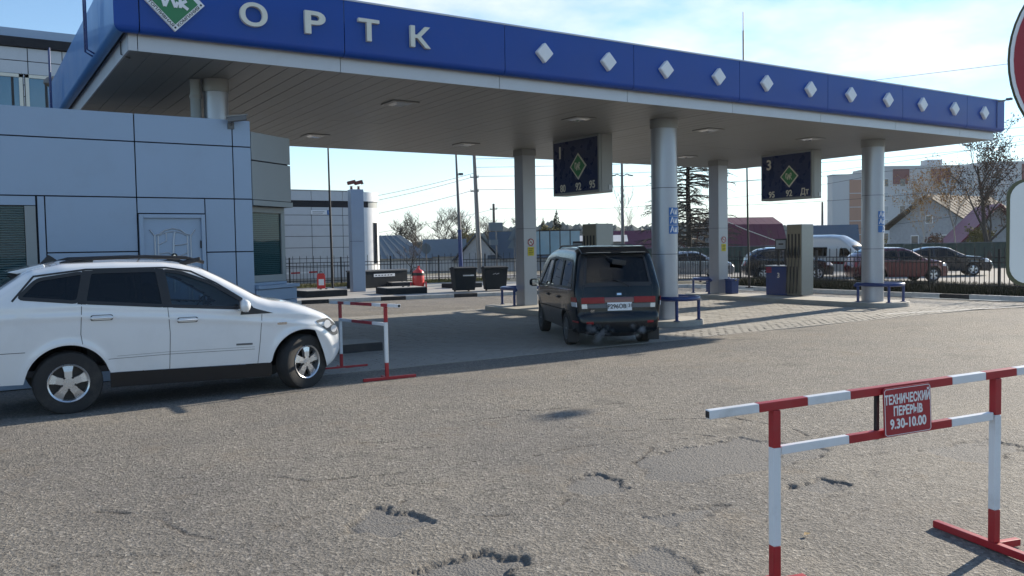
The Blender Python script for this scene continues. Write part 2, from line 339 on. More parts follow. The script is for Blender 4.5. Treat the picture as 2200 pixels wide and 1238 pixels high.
for k in range(9):                      # long meandering cracks
    px, py = rng.uniform(.5, 7.5), rng.uniform(3.4, 8.4); a = rng.uniform(-.5, .35); pl = [(px, py)]
    for q in range(14): a += rng.normal(0, .38); a *= .93; px += .13*math.cos(a); py += .13*math.sin(a); pl.append((px, py))
    d = np.full(XX.shape, 9.)
    for (ax_, ay_), (bx_, by_) in zip(pl[:-1], pl[1:]):
        ex, ey = bx_-ax_, by_-ay_; tt = np.clip(((XX-ax_)*ex+(YY-ay_)*ey)/(ex*ex+ey*ey), 0, 1); d = np.minimum(d, np.hypot(XX-ax_-tt*ex, YY-ay_-tt*ey))
    q = np.exp(-((d+wob*.25)/.013)**2)*smooth01(.3, .5, vnoise(XX, YY, 4, 20+k)); ZZ -= .010*q; crack = np.maximum(crack, q*.85)
for k in range(46):                     # short hairline cracks and dimples scattered over the yard
    x, y = rng.uniform(0, 8.5), rng.uniform(3.2, 9); a = rng.uniform(-.6, .3); ln = rng.uniform(.08, .3); w = rng.uniform(.010, .02)
    u = (XX-x)*math.cos(a)+(YY-y)*math.sin(a); v = -(XX-x)*math.sin(a)+(YY-y)*math.cos(a)+wob*.5
    q = np.exp(-(v/w)**2)*smooth01(ln, ln*.6, np.abs(u)); ZZ -= .007*q; crack = np.maximum(crack, q*.4)
ny, nx = XX.shape; me = bpy.data.meshes.new('asphalt_yard')
idx = np.arange(nx*ny).reshape(ny, nx)
F = np.stack([idx[:-1,:-1], idx[:-1,1:], idx[1:,1:], idx[1:,:-1]], -1).reshape(-1, 4)
cx = (XX[:-1,:-1]+XX[1:,1:]).ravel()/2; cy = (YY[:-1,:-1]+YY[1:,1:]).ravel()/2
F = F[cy < 30.2-(cx-10.4)*.139+.5]
me.vertices.add(nx*ny); me.vertices.foreach_set('co', np.stack([XX, YY, ZZ], -1).ravel())
me.loops.add(len(F)*4); me.loops.foreach_set('vertex_index', F.ravel()); me.polygons.add(len(F))
me.polygons.foreach_set('loop_start', np.arange(len(F))*4); me.update(calc_edges=True)
for nm, arr in (('patch', patch), ('crack', crack)): me.attributes.new(nm, 'FLOAT', 'POINT').data.foreach_set('value', arr.ravel().astype(np.float32))
me.polygons.foreach_set('use_smooth', [True]*len(F)); me.materials.append(ASPH); me.validate()
yo = bpy.data.objects.new('asphalt_yard', me); COL.objects.link(yo); tag(yo, kind='structure')
# painted white edge line
w = MB(); w.add([(20.4,13.35,gz(13.35)+.012),(20.6,13.46,gz(13.46)+.012),(27.0,11.28,gz(11.28)+.014),(26.9,11.18,gz(11.18)+.014)], [(0,1,2,3)])
tag(w.build('road_marking', 'kerbwhite'), kind='structure')
# dusty old asphalt strip by the parked car
# kerbs: stones are pieces of the kerb
kt = bpy.data.objects.new('kerb', None); COL.objects.link(kt); kt.location = (10.4, 30.2, -.13); tag(kt, kind='structure')
ang = math.atan(-.139); KL = 1.0
kw = MB().box(.006, -.0, 0, KL-.006, .18, .15).mesh('kerb_stone', MT['kerbwhite']); kb = MB().box(.006, 0, 0, KL-.006, .18, .15).mesh('kerb_stone', MT['kerbblack'])
for i in range(-12, 18):
    s = i*KL; blk = (i-3) % 3 == 0 and i > -3
    inst('kerb_stone', kb if blk else kw, kt, (s*math.cos(ang), s*math.sin(ang), rng.uniform(-.008, .008)), (0, 0, ang+rng.uniform(-.006, .006)))
kt2 = bpy.data.objects.new('kerb', None); COL.objects.link(kt2); kt2.location = (YARD_E, 10, -.13); tag(kt2, kind='structure')
for i in range(-10, 18):
    y = 10+i; z = gz(y)+.13
    inst('kerb_stone', kb if i == 5 else kw, kt2, (.18, i*KL, z-.0+rng.uniform(-.01, .01)), (0, 0, R_(90)+rng.uniform(-.008, .008)))
# far pavement slab, grass strips, parking lot and road beyond the fences
def sheet(name, pts, z, mat, kind='structure'):
    return tag(MB().add([(x, y, z) for x, y in pts], [tuple(range(len(pts)))]).build(name, mat), kind=kind)
sheet('pavement', [(4, kerb_y(4)+.19), (YARD_E, kerb_y(YARD_E)+.19), (27.4, 36), (20, 41.2), (4, 43.5)], .008, 'concrete')
sheet('parking_lot', [(31.2,-20),(75,-20),(62,22),(46,34),(33,40),(30.6,34)], .006, 'road')
sheet('road', [(4,50.5),(24,45.5),(33,40.2),(36,46),(24,53),(4,58)], .006, 'road')
def blades(name, boxes, n, h, mat, kind='stuff'):
    V = []; Fc = []
    for (x0, y0, x1, y1, sk) in boxes:
        for _ in range(n):
            t = random.random(); y = y0+(y1-y0)*t; x = x0+(x1-x0)*random.random()+sk*t; a = random.uniform(0, 6.28); hh = h*random.uniform(.4, 1.1); ww = .012+.012*random.random()
            dx, dy = math.cos(a)*ww, math.sin(a)*ww; lx, ly = random.uniform(-.5,.5)*hh, random.uniform(-.5,.5)*hh; o = len(V)
            V += [(x-dx,y-dy,0.004),(x+dx,y+dy,0.004),(x+lx,y+ly,hh)]; Fc.append((o,o+1,o+2))
    m = MB(); m.v = V; m.f = Fc; me = bpy.data.meshes.new(name); me.from_pydata(V, [], Fc); me.materials.append(MT[mat])
    o = bpy.data.objects.new(name, me); COL.objects.link(o); return tag(o, kind=kind)
tag(blades('verge_grass', [(27.85,2,30.6,27,.7)], 34000, .34, 'hedge'), 'dark unmown grass verge along the right hand fence', 'grass')
tag(blades('dry_grass', [(9,40.2,26,42.4,0)], 9000, .20, 'drygrass'), 'yellowing grass strip in front of the far railings', 'grass')
sheet('verge', [(27.8,-20),(31.2,-20),(30.6,34),(27.8,30)], .004, 'hedge')
# block paving under the canopy: a recessed bed with every paver proud of it
PX0, PX1, PY0, PY1 = 4.2, 26.4, 12.45, 23.2
pv = bpy.data.objects.new('paving', None); COL.objects.link(pv); pv.location = (PX0, PY0, gz(13)); tag(pv, kind='structure')
V = []; Fc = []; near = []
bw, bl, gap = .125, .25, .007
i = 0; x = PX0
while x < PX1:
    y = PY0-(bl/2 if i % 2 else 0)-.0
    while y < PY1:
        ya, yb = max(y, PY0), min(y+bl, PY1)
        if yb-ya > .03:
            zt = gz((ya+yb)/2)+.012+random.uniform(-.003, .003); near.append((x+gap/2, ya+gap/2, x+bw-gap/2, yb-gap/2, zt))
        y += bl
    x += bw; i += 1
front = sorted(near, key=lambda q: (q[1] > 13.4, -(q[0] > 11.5 and q[0] < 24), q[1]*4+abs(q[0]-15)))[:300]; fs = set(id(q) for q in front)
pm = MB().box(0, 0, -.03, 1, 1, 0).mesh('paver', MT['paver'])
for q in front: inst('paver', pm, pv, (q[0]-PX0, q[1]-PY0, q[4]-gz(13)), (0,0,0), (q[2]-q[0], q[3]-q[1], 1))
for q in near:
    if id(q) in fs: continue
    a, b, c, d, z = q; o = len(V); V += [(a,b,z-.03),(c,b,z-.03),(c,d,z-.03),(a,d,z-.03),(a,b,z),(c,b,z),(c,d,z),(a,d,z)]
    Fc += [(o+4,o+5,o+6,o+7),(o,o+1,o+5,o+4),(o+1,o+2,o+6,o+5),(o+2,o+3,o+7,o+6),(o+3,o,o+4,o+7)]
m = MB(); m.v = [(a-PX0, b-PY0, c-gz(13)) for a, b, c in V]; m.f = Fc; me = bpy.data.meshes.new('paver_field'); me.from_pydata(m.v, [], m.f); me.materials.append(MT['paver'])
po = bpy.data.objects.new('paver_field', me); COL.objects.link(po); po.parent = pv; tag(po, kind='stuff')
po.location = (0, 0, 0)

# ================================================================== CANOPY
CX0, CX1, CY0, CY1 = 1.98, 26.75, 13.51, 24.2
ZS, ZB, ZT = 4.85, 5.08, 6.0
cp = thing('station_canopy', 'long blue and grey petrol station canopy on silver columns', 'canopy', (14.4, 18.6, -.13))
W = dict(parent=cp, world=True)
J0, JM = 2.327, 3.192
jx = [CX0]+[J0+JM*k for k in range(8)]+[CX1]
RB = .10                                          # rounded lower edge of the blue fascia
prof = [(0, ZT-.0), (0, ZB+RB)]+[(RB-RB*math.cos(t), ZB+RB-RB*math.sin(t)) for t in [R_(a) for a in (20, 40, 60, 80)]]+[(RB+.04, ZB+.002), (RB+.06, ZB+.05), (.05, ZB+.2), (.05, ZT)]
for k in range(len(jx)-1):
    a, b = jx[k]+.008, jx[k+1]-.008
    MB().prism([(CY0+d, z) for d, z in prof], a, b, lambda p, q, h, k=k, a=a: ((CX0+(p-CY0)+.001 if k == 0 and h == a else CX1-(p-CY0)-.001 if k == len(jx)-2 and h != a else h), p, q)).build('fascia_panel', 'fascia', **W, smooth=35)
ns = 7; sy = [CY0+(CY1-CY0)*k/ns for k in range(ns+1)]
for k in range(ns):
    a, b = sy[k]+.006, sy[k+1]-.006
    MB().prism([(CX0+d, z) for d, z in prof], a, b, lambda p, q, h, k=k, a=a: (p, (CY0+(p-CX0)+.001 if k == 0 and h == a else CY1-(p-CX0)-.001 if k == ns-1 and h != a else h), q)).build('side_fascia_panel', 'fascia_sky_sheen', **W, smooth=35)
    MB().prism([(CX1-d, z) for d, z in prof], a, b, lambda p, q, h, k=k, a=a: (p, (CY0+(CX1-p)+.001 if k == 0 and h == a else CY1-(CX1-p)-.001 if k == ns-1 and h != a else h), q)).build('side_fascia_panel', 'fascia', **W, smooth=35)
MB().prism([(CY1-d, z) for d, z in prof], CX0, CX1, lambda p, q, h: ((h+(CY1-p) if h == CX0 else h-(CY1-p)), p, q)).build('rear_fascia', 'fascia', **W, smooth=35)
MB().box(CX0-.012, CY0-.012, ZT, CX1+.012, CY0+.09, ZT+.03).build('coping', 'band', **W)
INS = .213
for k in range(len(jx)-1):                        # grey band under the blue
    a, b = max(jx[k], CX0+INS)+.006, min(jx[k+1], CX1-INS)-.006
    MB().box(a, CY0+INS, ZS, b, CY0+INS+.03, ZB+.06).build('band_panel', 'band', **W)
for s, x in ((1, CX0+INS), (-1, CX1-INS-.03)):
    for k in range(ns):
        a, b = max(sy[k], CY0+INS+.035)+.004, min(sy[k+1], CY1-INS)-.004
        MB().box(x, a, ZS, x+.03, b, ZB+.06).build('band_panel', 'band', **W)
MB().box(CX0+INS, CY1-INS-.03, ZS, CX1-INS, CY1-INS, ZB+.06).build('band_panel', 'band', **W)
MB().box(CX0+.06, CY0+.06, ZB+.065, CX1-.06, CY1-.06, ZT-.35).build('roof_deck', 'panel_dark', **W)
# soffit slats, two rows meeting at a cross seam
SX0, SX1 = CX0+INS+.032, CX1-INS-.032; SW = .30; nsl = int((SX1-SX0)/SW); SW = (SX1-SX0)/nsl; SEAM = 18.9
for (ya, yb) in ((CY0+INS+.032, SEAM-.008), (SEAM+.008, CY1-INS-.032)):
    sm = MB().prism([(.002, .03), (.002, .004), (.008, 0), (SW-.010, 0), (SW-.004, .004), (SW-.004, .03)], 0, yb-ya, lambda p, q, h: (p, h, q)).mesh('soffit_slat', MT['soffit'])
    for k in range(nsl): inst('soffit_slat', sm, cp, (SX0+k*SW-cp.location.x, ya-cp.location.y, ZS+.004+random.uniform(-.0015, .0015)-cp.location.z), (random.uniform(-.0004, .0004), random.uniform(-.004, .004), 0))
MB().box(SX0, CY0+INS+.03, ZS+.045, SX1, CY1-INS-.03, ZS+.06).build('soffit_backing', 'panel_dark', **W)
# downlights
for x, y in ((7.74,16.04),(7.9,21.5),(12.4,21.4),(16.7,16.03),(20.98,21.2),(12.4,16.04),(20.9,16.03)):
    lo = MB().box(x-.30, y-.30, ZS-.018, x+.30, y+.30, ZS+.002).build('downlight', 'soffit', **W, bevel=.004)
    MB().add([(x-.2,y-.2,ZS-.02),(x+.2,y-.2,ZS-.02),(x+.2,y+.2,ZS-.02),(x-.2,y+.2,ZS-.02),(x-.12,y-.12,ZS-.05),(x+.12,y-.12,ZS-.05),(x+.12,y+.12,ZS-.05),(x-.12,y+.12,ZS-.05)],
             [(4,5,6,7),(0,1,5,4),(1,2,6,5),(2,3,7,6),(3,0,4,7)]).build('diffuser', 'lamp', **W)
# columns
TOPI = .02                                         # island top
for x, y, z0 in ((14.42,15.3,TOPI),(23.05,15.45,TOPI),(3.86,15.4,-.1)):
    rc = .205 if x < 5 else .315
    c = MB().cyl((x,y,z0), (x,y,ZS-.22), rc, n=40).build('round_column', 'alu', **W, smooth=40)
    MB().cyl((x,y,ZS-.22), (x,y,ZS), rc+.025, n=40).build('column_collar', 'soffit', **W, smooth=40)
    for zz_ in (1.6, 3.2): MB().lathe([(rc+.0015,zz_-.006),(rc+.003,zz_),(rc+.0015,zz_+.006)], 40, lambda a, b, h, x=x, y=y: (x+a, y+b, h)).build('column_seam', 'panel_dark', **W)
MB().tube([(3.52,15.42,3.2),(3.52,15.42,ZS-.02)], .09, 16).build('downpipe', 'panel_grey', **W, smooth=40)
MB().lathe([(.093,4.5),(.105,4.5),(.105,4.56),(.093,4.56)], 16, lambda a, b, h: (3.52+a, 15.42+b, h)).build('pipe_clamp', 'soffit', **W)
for x, y in ((14.78,21.9),(23.2,21.8)):
    h = .235
    for (a0, a1, b0, b1) in ((-h, h, -h, -h+.02), (-h, h, h-.02, h), (-h, -h+.02, -h+.024, h-.024), (h-.02, h, -h+.024, h-.024)):
        for z0, z1 in ((TOPI, 2.395), (2.405, ZS-.2)):
            MB().box(x+a0, y+b0, z0, x+a1, y+b1, z1).build('column_panel', 'alu', **W)
    MB().box(x-h-.02, y-h-.02, ZS-.2, x+h+.02, y+h+.02, ZS).build('column_collar', 'soffit', **W)
    MB().box(x-h+.03, y-h+.03, TOPI, x+h-.03, y+h-.03, ZS-.2).build('column_core', 'panel_dark', **W)
    # no smoking roundel and yellow notice on the -Y face
    sx = x+.02; sz = 1.98 if x < 20 else 1.98
    MB().cyl((sx, y-h-.001, sz), (sx, y-h-.008, sz), .12, n=28).build('roundel', 'white', **W)
    MB().lathe([(.085,0),(.115,0),(.115,.004),(.085,.004)], 28, lambda a, b, hh, sx=sx, y=y, sz=sz: (sx+a, y-h-.0085-hh, sz+b)).build('prohibition_ring', 'signred', **W)
    MB().bar((sx-.075, y-h-.011, sz+.075), (sx+.075, y-h-.011, sz-.075), .018, .004, (0,1,0)).build('prohibition_bar', 'signred', **W)
    MB().bar((sx-.05, y-h-.010, sz-.01), (sx+.05, y-h-.010, sz+.01), .014, .003, (0,1,0)).build('cigarette_symbol', 'black', **W)
    MB().box(sx-.115, y-h-.007, sz-.42, sx+.115, y-h-.001, sz-.15).build('yellow_notice', 'yellow', **W)
    for q in range(4): MB().box(sx-.08, y-h-.010, sz-.21-q*.055, sx+.08-.03*(q % 2), y-h-.0075, sz-.195-q*.055).build('notice_line', 'black', **W)
# fuel grade plates wrapped on the round columns
for (x, y, rows, a0) in ((14.42, 15.3, ('Аи 95', 'Аи 92', 'Аи 80'), -69), (23.05, 15.45, ('Аи 95', 'Аи 92', 'Дт'), -74)):
    for k, tx in enumerate(rows):
        z1 = 2.72-k*.215; rr = .326
        P = [[(x+rr*math.cos(R_(a)), y+rr*math.sin(R_(a)), zq) for zq in (z1-.2, z1)] for a in np.linspace(a0-45, a0+45, 20)]
        pl = MB().grid(P).build('fuel_plate', 'sticker', **W, smooth=60)
        tm = text_mesh(tx, .20, 'white', .001, .004, 3, 'CENTER', .9)
        for v in tm.vertices:
            a = R_(a0)+v.co.x/rr; v.co = Vector((x+(rr+.003+v.co.z)*math.cos(a), y+(rr+.003+v.co.z)*math.sin(a), z1-.1+v.co.y))-cp.location
        inst('fuel_grade_lettering', tm, cp)
# letters and diamonds on the fascia
for ch, xa, xb in (('О',3.78,4.21),('Р',4.82,5.17),('Т',5.75,6.13),('К',6.72,7.11)):
    tm = text_mesh(ch, .5, 'letter', .035, .010, 6)
    co = np.array([v.co[:] for v in tm.vertices]); mn, mx = co.min(0), co.max(0)
    for v in tm.vertices: v.co.x = (v.co.x-mn[0])/(mx[0]-mn[0])*(xb-xa); v.co.y = (v.co.y-mn[1])/(mx[1]-mn[1])*.37
    o = inst('fascia_letter', tm, cp, Vector((xa, CY0-.036, 5.36))-cp.location, FACE_NY)
for k in range(11):
    x = 9.59+(25.54-9.59)*k/10; z = 5.565; a, b, t = .20, .20, .09
    d = MB().add([(x-a,CY0-.004,z),(x,CY0-.004,z-b),(x+a,CY0-.004,z),(x,CY0-.004,z+b),(x-a,CY0-t,z),(x,CY0-t,z-b),(x+a,CY0-t,z),(x,CY0-t,z+b)],
             [(7,6,5,4),(0,1,5,4),(1,2,6,5),(2,3,7,6),(3,0,4,7)]).build('diamond_light', 'white', **W, bevel=.025)
# emblem: white rhombus, green field, slanted white strokes, red dot, words along the lower edges
ec = (2.815, 5.575); ea = .435
def rh(a, y0, y1, mat, nm): return MB().add([(ec[0]-a,y0,ec[1]),(ec[0],y0,ec[1]-a),(ec[0]+a,y0,ec[1]),(ec[0],y0,ec[1]+a),(ec[0]-a,y1,ec[1]),(ec[0],y1,ec[1]-a),(ec[0]+a,y1,ec[1]),(ec[0],y1,ec[1]+a)], [(0,1,2,3),(7,6,5,4),(0,4,5,1),(1,5,6,2),(2,6,7,3),(3,7,4,0)]).build(nm, mat, **W)
rh(ea, CY0-.004, CY0-.06, 'white', 'emblem_board'); rh(ea-.10, CY0-.061, CY0-.066, 'green', 'emblem_field')
def strokes(pts_list, wdt, nm, mat, o, sc, y, par):
    for pl in pts_list:
        for (p, q) in zip(pl[:-1], pl[1:]):
            y -= .0012; MB().bar((o[0]+p[0]*sc, y, o[1]+p[1]*sc), (o[0]+q[0]*sc, y, o[1]+q[1]*sc), wdt, .006, (0,1,0)).build(nm, mat, **par)
LOGO = [[(-.9,.5),(-.62,-.5),(-.25,.4),(.1,-.5),(.25,-.1)], [(.42,.1),(.42,-.5)], [(.85,.05),(.45,-.2),(.95,-.55)]]
strokes(LOGO, .045, 'emblem_stroke', 'white', (ec[0]-.01, ec[1]+.02), .21, CY0-.070, W)
MB().cyl((ec[0]+.10, CY0-.066, ec[1]+.085), (ec[0]+.10, CY0-.074, ec[1]+.085), .03, n=16).build('emblem_dot', 'signred', **W)
for tx, sg in (('ТОПЛИВНАЯ', -1), ('КОМПАНИЯ', 1)):
    text('emblem_words', tx, .062, 'black', cp, Vector((ec[0]+sg*(ea-.045)/2, CY0-.0625, ec[1]-(ea-.045)/2))-cp.location, (R_(90), sg*R_(-45), 0), .001, .001, sx=1.25)
for x, z in ((0, -ea+.055), (-ea+.055, 0), (ea-.055, 0)): MB().cyl((ec[0]+x, CY0-.0605, ec[1]+z), (ec[0]+x, CY0-.064, ec[1]+z), .016, n=10).build('emblem_star', 'black', **W)
# roof ladders on the left side, cables, mast, corner camera
for y in (15.5, 21.9):
    for dy in (-.11, .11): MB().tube([(CX0-.14, y+dy, ZT+.5), (CX0-.14, y+dy, ZB+.08), (CX0-.03, y+dy, ZB+.02)], .016, 8).build('ladder_rail', 'blue', **W, smooth=50)
    for k in range(5): MB().tube([(CX0-.14, y-.11, ZB+.2+k*.27), (CX0-.14, y+.11, ZB+.2+k*.27)], .011, 6).build('ladder_rung', 'blue', **W)
MB().tube([(CX0+INS-.02,14.25,ZB+.0),(CX0+INS-.02,14.25,ZS+.04),(CX0+INS+.1,14.2,ZS-.02)], .012, 6).build('cable', 'black', **W)
MB().tube([(18.03,16,ZT-.3),(18.03,16,7.6)], .022, 8).build('mast', 'pole', **W)
MB().tube([(18.03,16,7.6),(18.03,16,8.1)], .012, 6).build('mast_tip', 'black', **W)
MB().tube([(26.35,CY0-.02,ZT-.03),(26.5,CY0-.16,ZT-.0),(26.62,CY0-.2,ZT+.02)], .02, 8).build('corner_bracket', 'pole', **W)
MB().box(26.57,CY0-.28,ZT-.0,26.68,CY0-.12,ZT+.07).build('corner_camera', 'pole', **W, bevel=.01)
MB().tube([(26.3,CY0-.015,ZB+.1),(26.3,CY0-.015,ZT-.05)], .012, 6).build('cable', 'blue', **W)
# ================================================================== PUMP ISLANDS
G0 = -.13
def island(xc, label):
    t = thing('pump_island', label, 'pump island', (xc, 18.6, G0), group='pump islands under the canopy')
    hw, ya, yb = .87, 14.45, 23.0
    out_ = [(hw*math.cos(a), ya+hw*.8+hw*.8*math.sin(a)) for a in np.linspace(math.pi, 2*math.pi, 18)]+[(hw*math.cos(a), yb-hw*.8+hw*.8*math.sin(a)) for a in np.linspace(0, math.pi, 18)]
    MB().prism([(x, y-18.6) for x, y in out_], 0, .12).build('island_body', 'concrete', t, bevel=.015)
    MB().prism([(x*.995, (y-18.6)*.999) for x, y in out_], .12, .15).build('island_top', 'island', t, bevel=.008)
    return t
island(14.45, 'raised concrete pump island with rounded end, right behind the green minivan')
island(23.1, 'raised concrete pump island carrying the dispenser marked 3')
def bumper(x, y, label, rear=False):
    t = thing('bumper_rail', label, 'guard rail', (x, y, TOPI), group='blue tubular guards round the columns')
    s = -1 if rear else 1; r = .5; zt = .52; fwd = .42
    arc = [(r*math.cos(a), -s*(fwd+r*.85*math.sin(a)), zt) for a in np.linspace(0, math.pi, 22)]
    pts = [(r, s*.30, zt-.05), (r, s*.25, zt), (r, -s*.1, zt)]+arc+[(-r, -s*.1, zt), (-r, s*.25, zt), (-r, s*.30, zt-.05)]
    MB().tube(pts, .055, 12).build('rail', 'blue', t, smooth=50)
    for (px, py) in ((r*.72, -s*(fwd+r*.6)), (-r*.72, -s*(fwd+r*.6)), (r, s*.2), (-r, s*.2)):
        MB().cyl((px, py, 0), (px, py, zt), .04, n=12).build('post', 'blue', t, smooth=50)
        MB().cyl((px, py, 0), (px, py, .015), .075, n=12).build('base_plate', 'blue', t)
    return t
bumper(14.42, 15.25, 'blue tubular guard round the column beside the green minivan')
bumper(23.05, 15.4, 'blue tubular guard at the rightmost round column')
bumper(14.78, 22.05, 'blue tubular guard at the square column left of the minivan', True)
bumper(23.2, 22.0, 'blue tubular guard at the square column behind the pump island', True)
def price_panel(x, num, grades, label):
    t = thing('price_panel', label, 'sign', (x, 18.9, 3.28), group='hanging pump number panels')
    th, h, hw = .45, ZS-3.28, 1.05
    MB().box(0.012, -hw, 0, th, hw, h).build('casing', 'panel_grey', t, bevel=.01)
    MB().box(.06, -hw-.012, .02, th-.06, -hw-.001, h).build('side_cover', 'soffit', t)
    MB().box(-.012, -hw+.06, .07, .012, hw-.03, h-.06).build('face', 'navy', t)
    fr = [(-.02,-hw,.0,.02,hw,.07),(-.02,-hw,h-.06,.02,hw,h),(-.02,-hw,.07,.02,-hw+.06,h-.06),(-.02,hw-.03,.07,.02,hw,h-.06)]
    for q in fr: MB().box(*q).build('frame', 'panel_grey', t)
    MB().box(th-.16, -hw-.03, .07, th-.05, -hw-.012, .2).build('junction_box', 'band', t)
    zc, yc, a, b = .77, -.13, .37, .37
    for (s, x0, x1, mt, nm) in ((1, -.026, -.0125, 'letter', 'rhombus_border'), (.84, -.030, -.0265, 'green', 'rhombus_field')):
        MB().prism([(yc-a*s, zc), (yc, zc-b*s), (yc+a*s, zc), (yc, zc+b*s)], x0, x1, lambda p, q, hh: (hh, p, q)).build(nm, mt, t)
    for pl in [[(-.5,.3),(-.75,.5),(-.85,.1),(-.7,-.3)], [(-.5,.5),(-.4,-.5),(0,.35),(.1,-.5),(.35,.5),(.62,.42),(.6,.1),(.3,0),(.7,-.5)]]:
        for e, (p, q) in enumerate(zip(pl[:-1], pl[1:])): MB().bar((-.033-e*.001, yc-p[0]*.16, zc+p[1]*.22), (-.033-e*.001, yc-q[0]*.16, zc+q[1]*.22), .025, .004, (1,0,0)).build('monogram_stroke', 'letter', t)
    text('pump_number', num, .47, 'letter', t, (-.016, .72, 1.2), FACE_NX, .003, .012)
    for k, gname in enumerate(grades): text('grade_number', gname, .29, 'letter', t, (-.016, (.60, -.12, -.74)[k], .19+(0, .01, .03)[k]), FACE_NX, .003, .006, sx=.9)
price_panel(14.48, '1', ('80', '92', '95'), 'hanging navy price panel with rhombus above the green minivan')
price_panel(23.38, '3', ('95', '92', 'Дт'), 'hanging navy price panel with rhombus above the rightmost dispenser')
def dispenser(x, y, num, label):
    t = thing('fuel_dispenser', label, 'fuel pump', (x, y, TOPI), group='fuel dispensers')
    H = 2.42
    MB().box(.0, 0, .03, .6, .62, H).build('hose_tower', 'steel', t, bevel=.012)
    MB().box(-.012, .02, .05, -.001, .60, H-.03).build('nozzle_panel', 'brass', t)
    MB().box(-.006, -.008, 1.26, .605, .63, 1.30).build('tower_band', 'steel', t)
    for k in range(4):
        yy = .10+k*.14
        MB().box(-.02, yy-.03, 1.38, -.0125, yy+.03, 2.1).build('nozzle_slot', 'black', t)
        nz = MB().tube([(-.035, yy, 1.30), (-.06, yy, 1.42), (-.05, yy, 1.55), (-.03, yy, 1.68)], [.035, .04, .03, .015], 8).build('nozzle', 'black', t, smooth=60)
        MB().tube([(-.03, yy, 1.3), (-.05, yy+.02, .9), (-.07, yy+.03+.01*k, .45), (-.10, yy+.05, .14), (-.08, yy+.07, .09), (-.04, yy+.08, .2), (-.03, yy+.075, 1.0)], .014, 6).build('hose', 'black', t, smooth=60)
    cab = MB().box(0.04, .64, .0, .56, 1.54, 1.0).build('cabinet', 'blue', t, bevel=.015)
    MB().box(0.02, .635, 1.001, .58, 1.56, 1.03).build('cabinet_top', 'band', t)
    text('cabinet_number', num, .24, 'letter', t, (.034, 1.0, .68), FACE_NX, .003, .006)
    for k in range(3): MB().box(.028, 1.3, .78+k*.07, .038, 1.53, .82+k*.07).build('red_stripe', 'red', t)
    MB().box(.12, .72, 1.03, .18, .78, 1.55).build('display_post', 'black', t); MB().box(.12, 1.05, 1.03, .18, 1.11, 1.55).build('display_post', 'black', t)
    MB().box(.06, .66, 1.55, .46, 1.16, 1.95).build('display_head', 'black', t, bevel=.015)
    MB().box(.048, .71, 1.60, .059, 1.11, 1.90).build('display_screen', 'winlite', t)
    MB().box(.044, .8, 1.74, .0475, 1.0, 1.79).build('display_digits', 'black', t)
dispenser(23.56, 18.42, '3', 'stainless fuel dispenser with blue cabinet marked 3 and hanging hoses')
dispenser(14.62, 18.2, '1', 'stainless fuel dispenser whose top shows above the green minivan')
t = thing('concrete_block', 'low dark concrete block just beyond the nose of the white car', 'kerb block', (5.75, 15.35, G0))
MB().box(-1.1, -.35, 0, 1.0, .45, .17).build('body', 'kerbblack', t, bevel=.015); MB().box(-1.06, -.31, .17, .96, .41, .185).build('top', 'concrete', t, bevel=.005)
# small blue fire box at the foot of the far square column
t = thing('sand_box', 'small blue box at the foot of the right square column', 'box', (23.35, 21.3, TOPI))
MB().box(-.18, -.16, 0, .18, .16, .5).build('body', 'blue', t, bevel=.02); MB().prism([(-.2,-.18),(.2,-.18),(.2,.18),(-.2,.18)], .5, .54).build('lid', 'blue', t, bevel=.015)
MB().box(-.05, -.2, .46, .05, -.181, .52).build('latch', 'chrome', t)

# ================================================================== STATION SHOP (left)
WY = 14.2
sb = thing('station_shop', 'single storey shop clad in silver grey panels behind the white car', 'building', (0, 17, G0))
S = dict(parent=sb, world=True)
zt = 4.0; gp = .009
def wpanel(x0, x1, z0, z1, nm='cladding_panel', mt='panel', y=WY, th=.03): MB().box(x0+gp, y, z0+gp, x1-gp, y+th, z1-gp).build(nm, mt, **S, bevel=.003)
VX = [-12, -9, -6.2, -3.4, -.62, 2.31, 3.80, 4.1]
for z0, z1 in ((3.56, zt), (2.70, 3.56)):
    for a, b in zip(VX[:-1], VX[1:]): wpanel(a, b, z0, z1)
WINR = .93
for a, b in ((-12,-9),(-9,-6.2),(-6.2,-3.4),(-3.4,-1.6)):
    for z0, z1 in ((1.86, 2.70), (.9, 1.86), (G0, .9)): wpanel(a, b, z0, z1)
wpanel(WINR+.02, 1.054, G0, 2.70); wpanel(1.054, 2.31, 1.86, 2.70); wpanel(1.054, 2.31, .9, 1.86); wpanel(1.054, 2.31, G0, .9)
wpanel(2.31, 3.33, 2.45, 2.70); wpanel(3.33, 3.80, 1.83, 2.70); wpanel(3.80, 4.1, 1.83, 2.70)
for z0, z1 in ((.9, 1.83), (G0, .9)): wpanel(3.33, 3.80, z0, z1); wpanel(3.80, 4.1, z0, z1)
wpanel(-1.6, WINR, G0, .95); 
MB().box(-12, WY+.031, G0, 4.08, WY+.2, zt-.02).build('wall_core', 'panel_dark', **S)
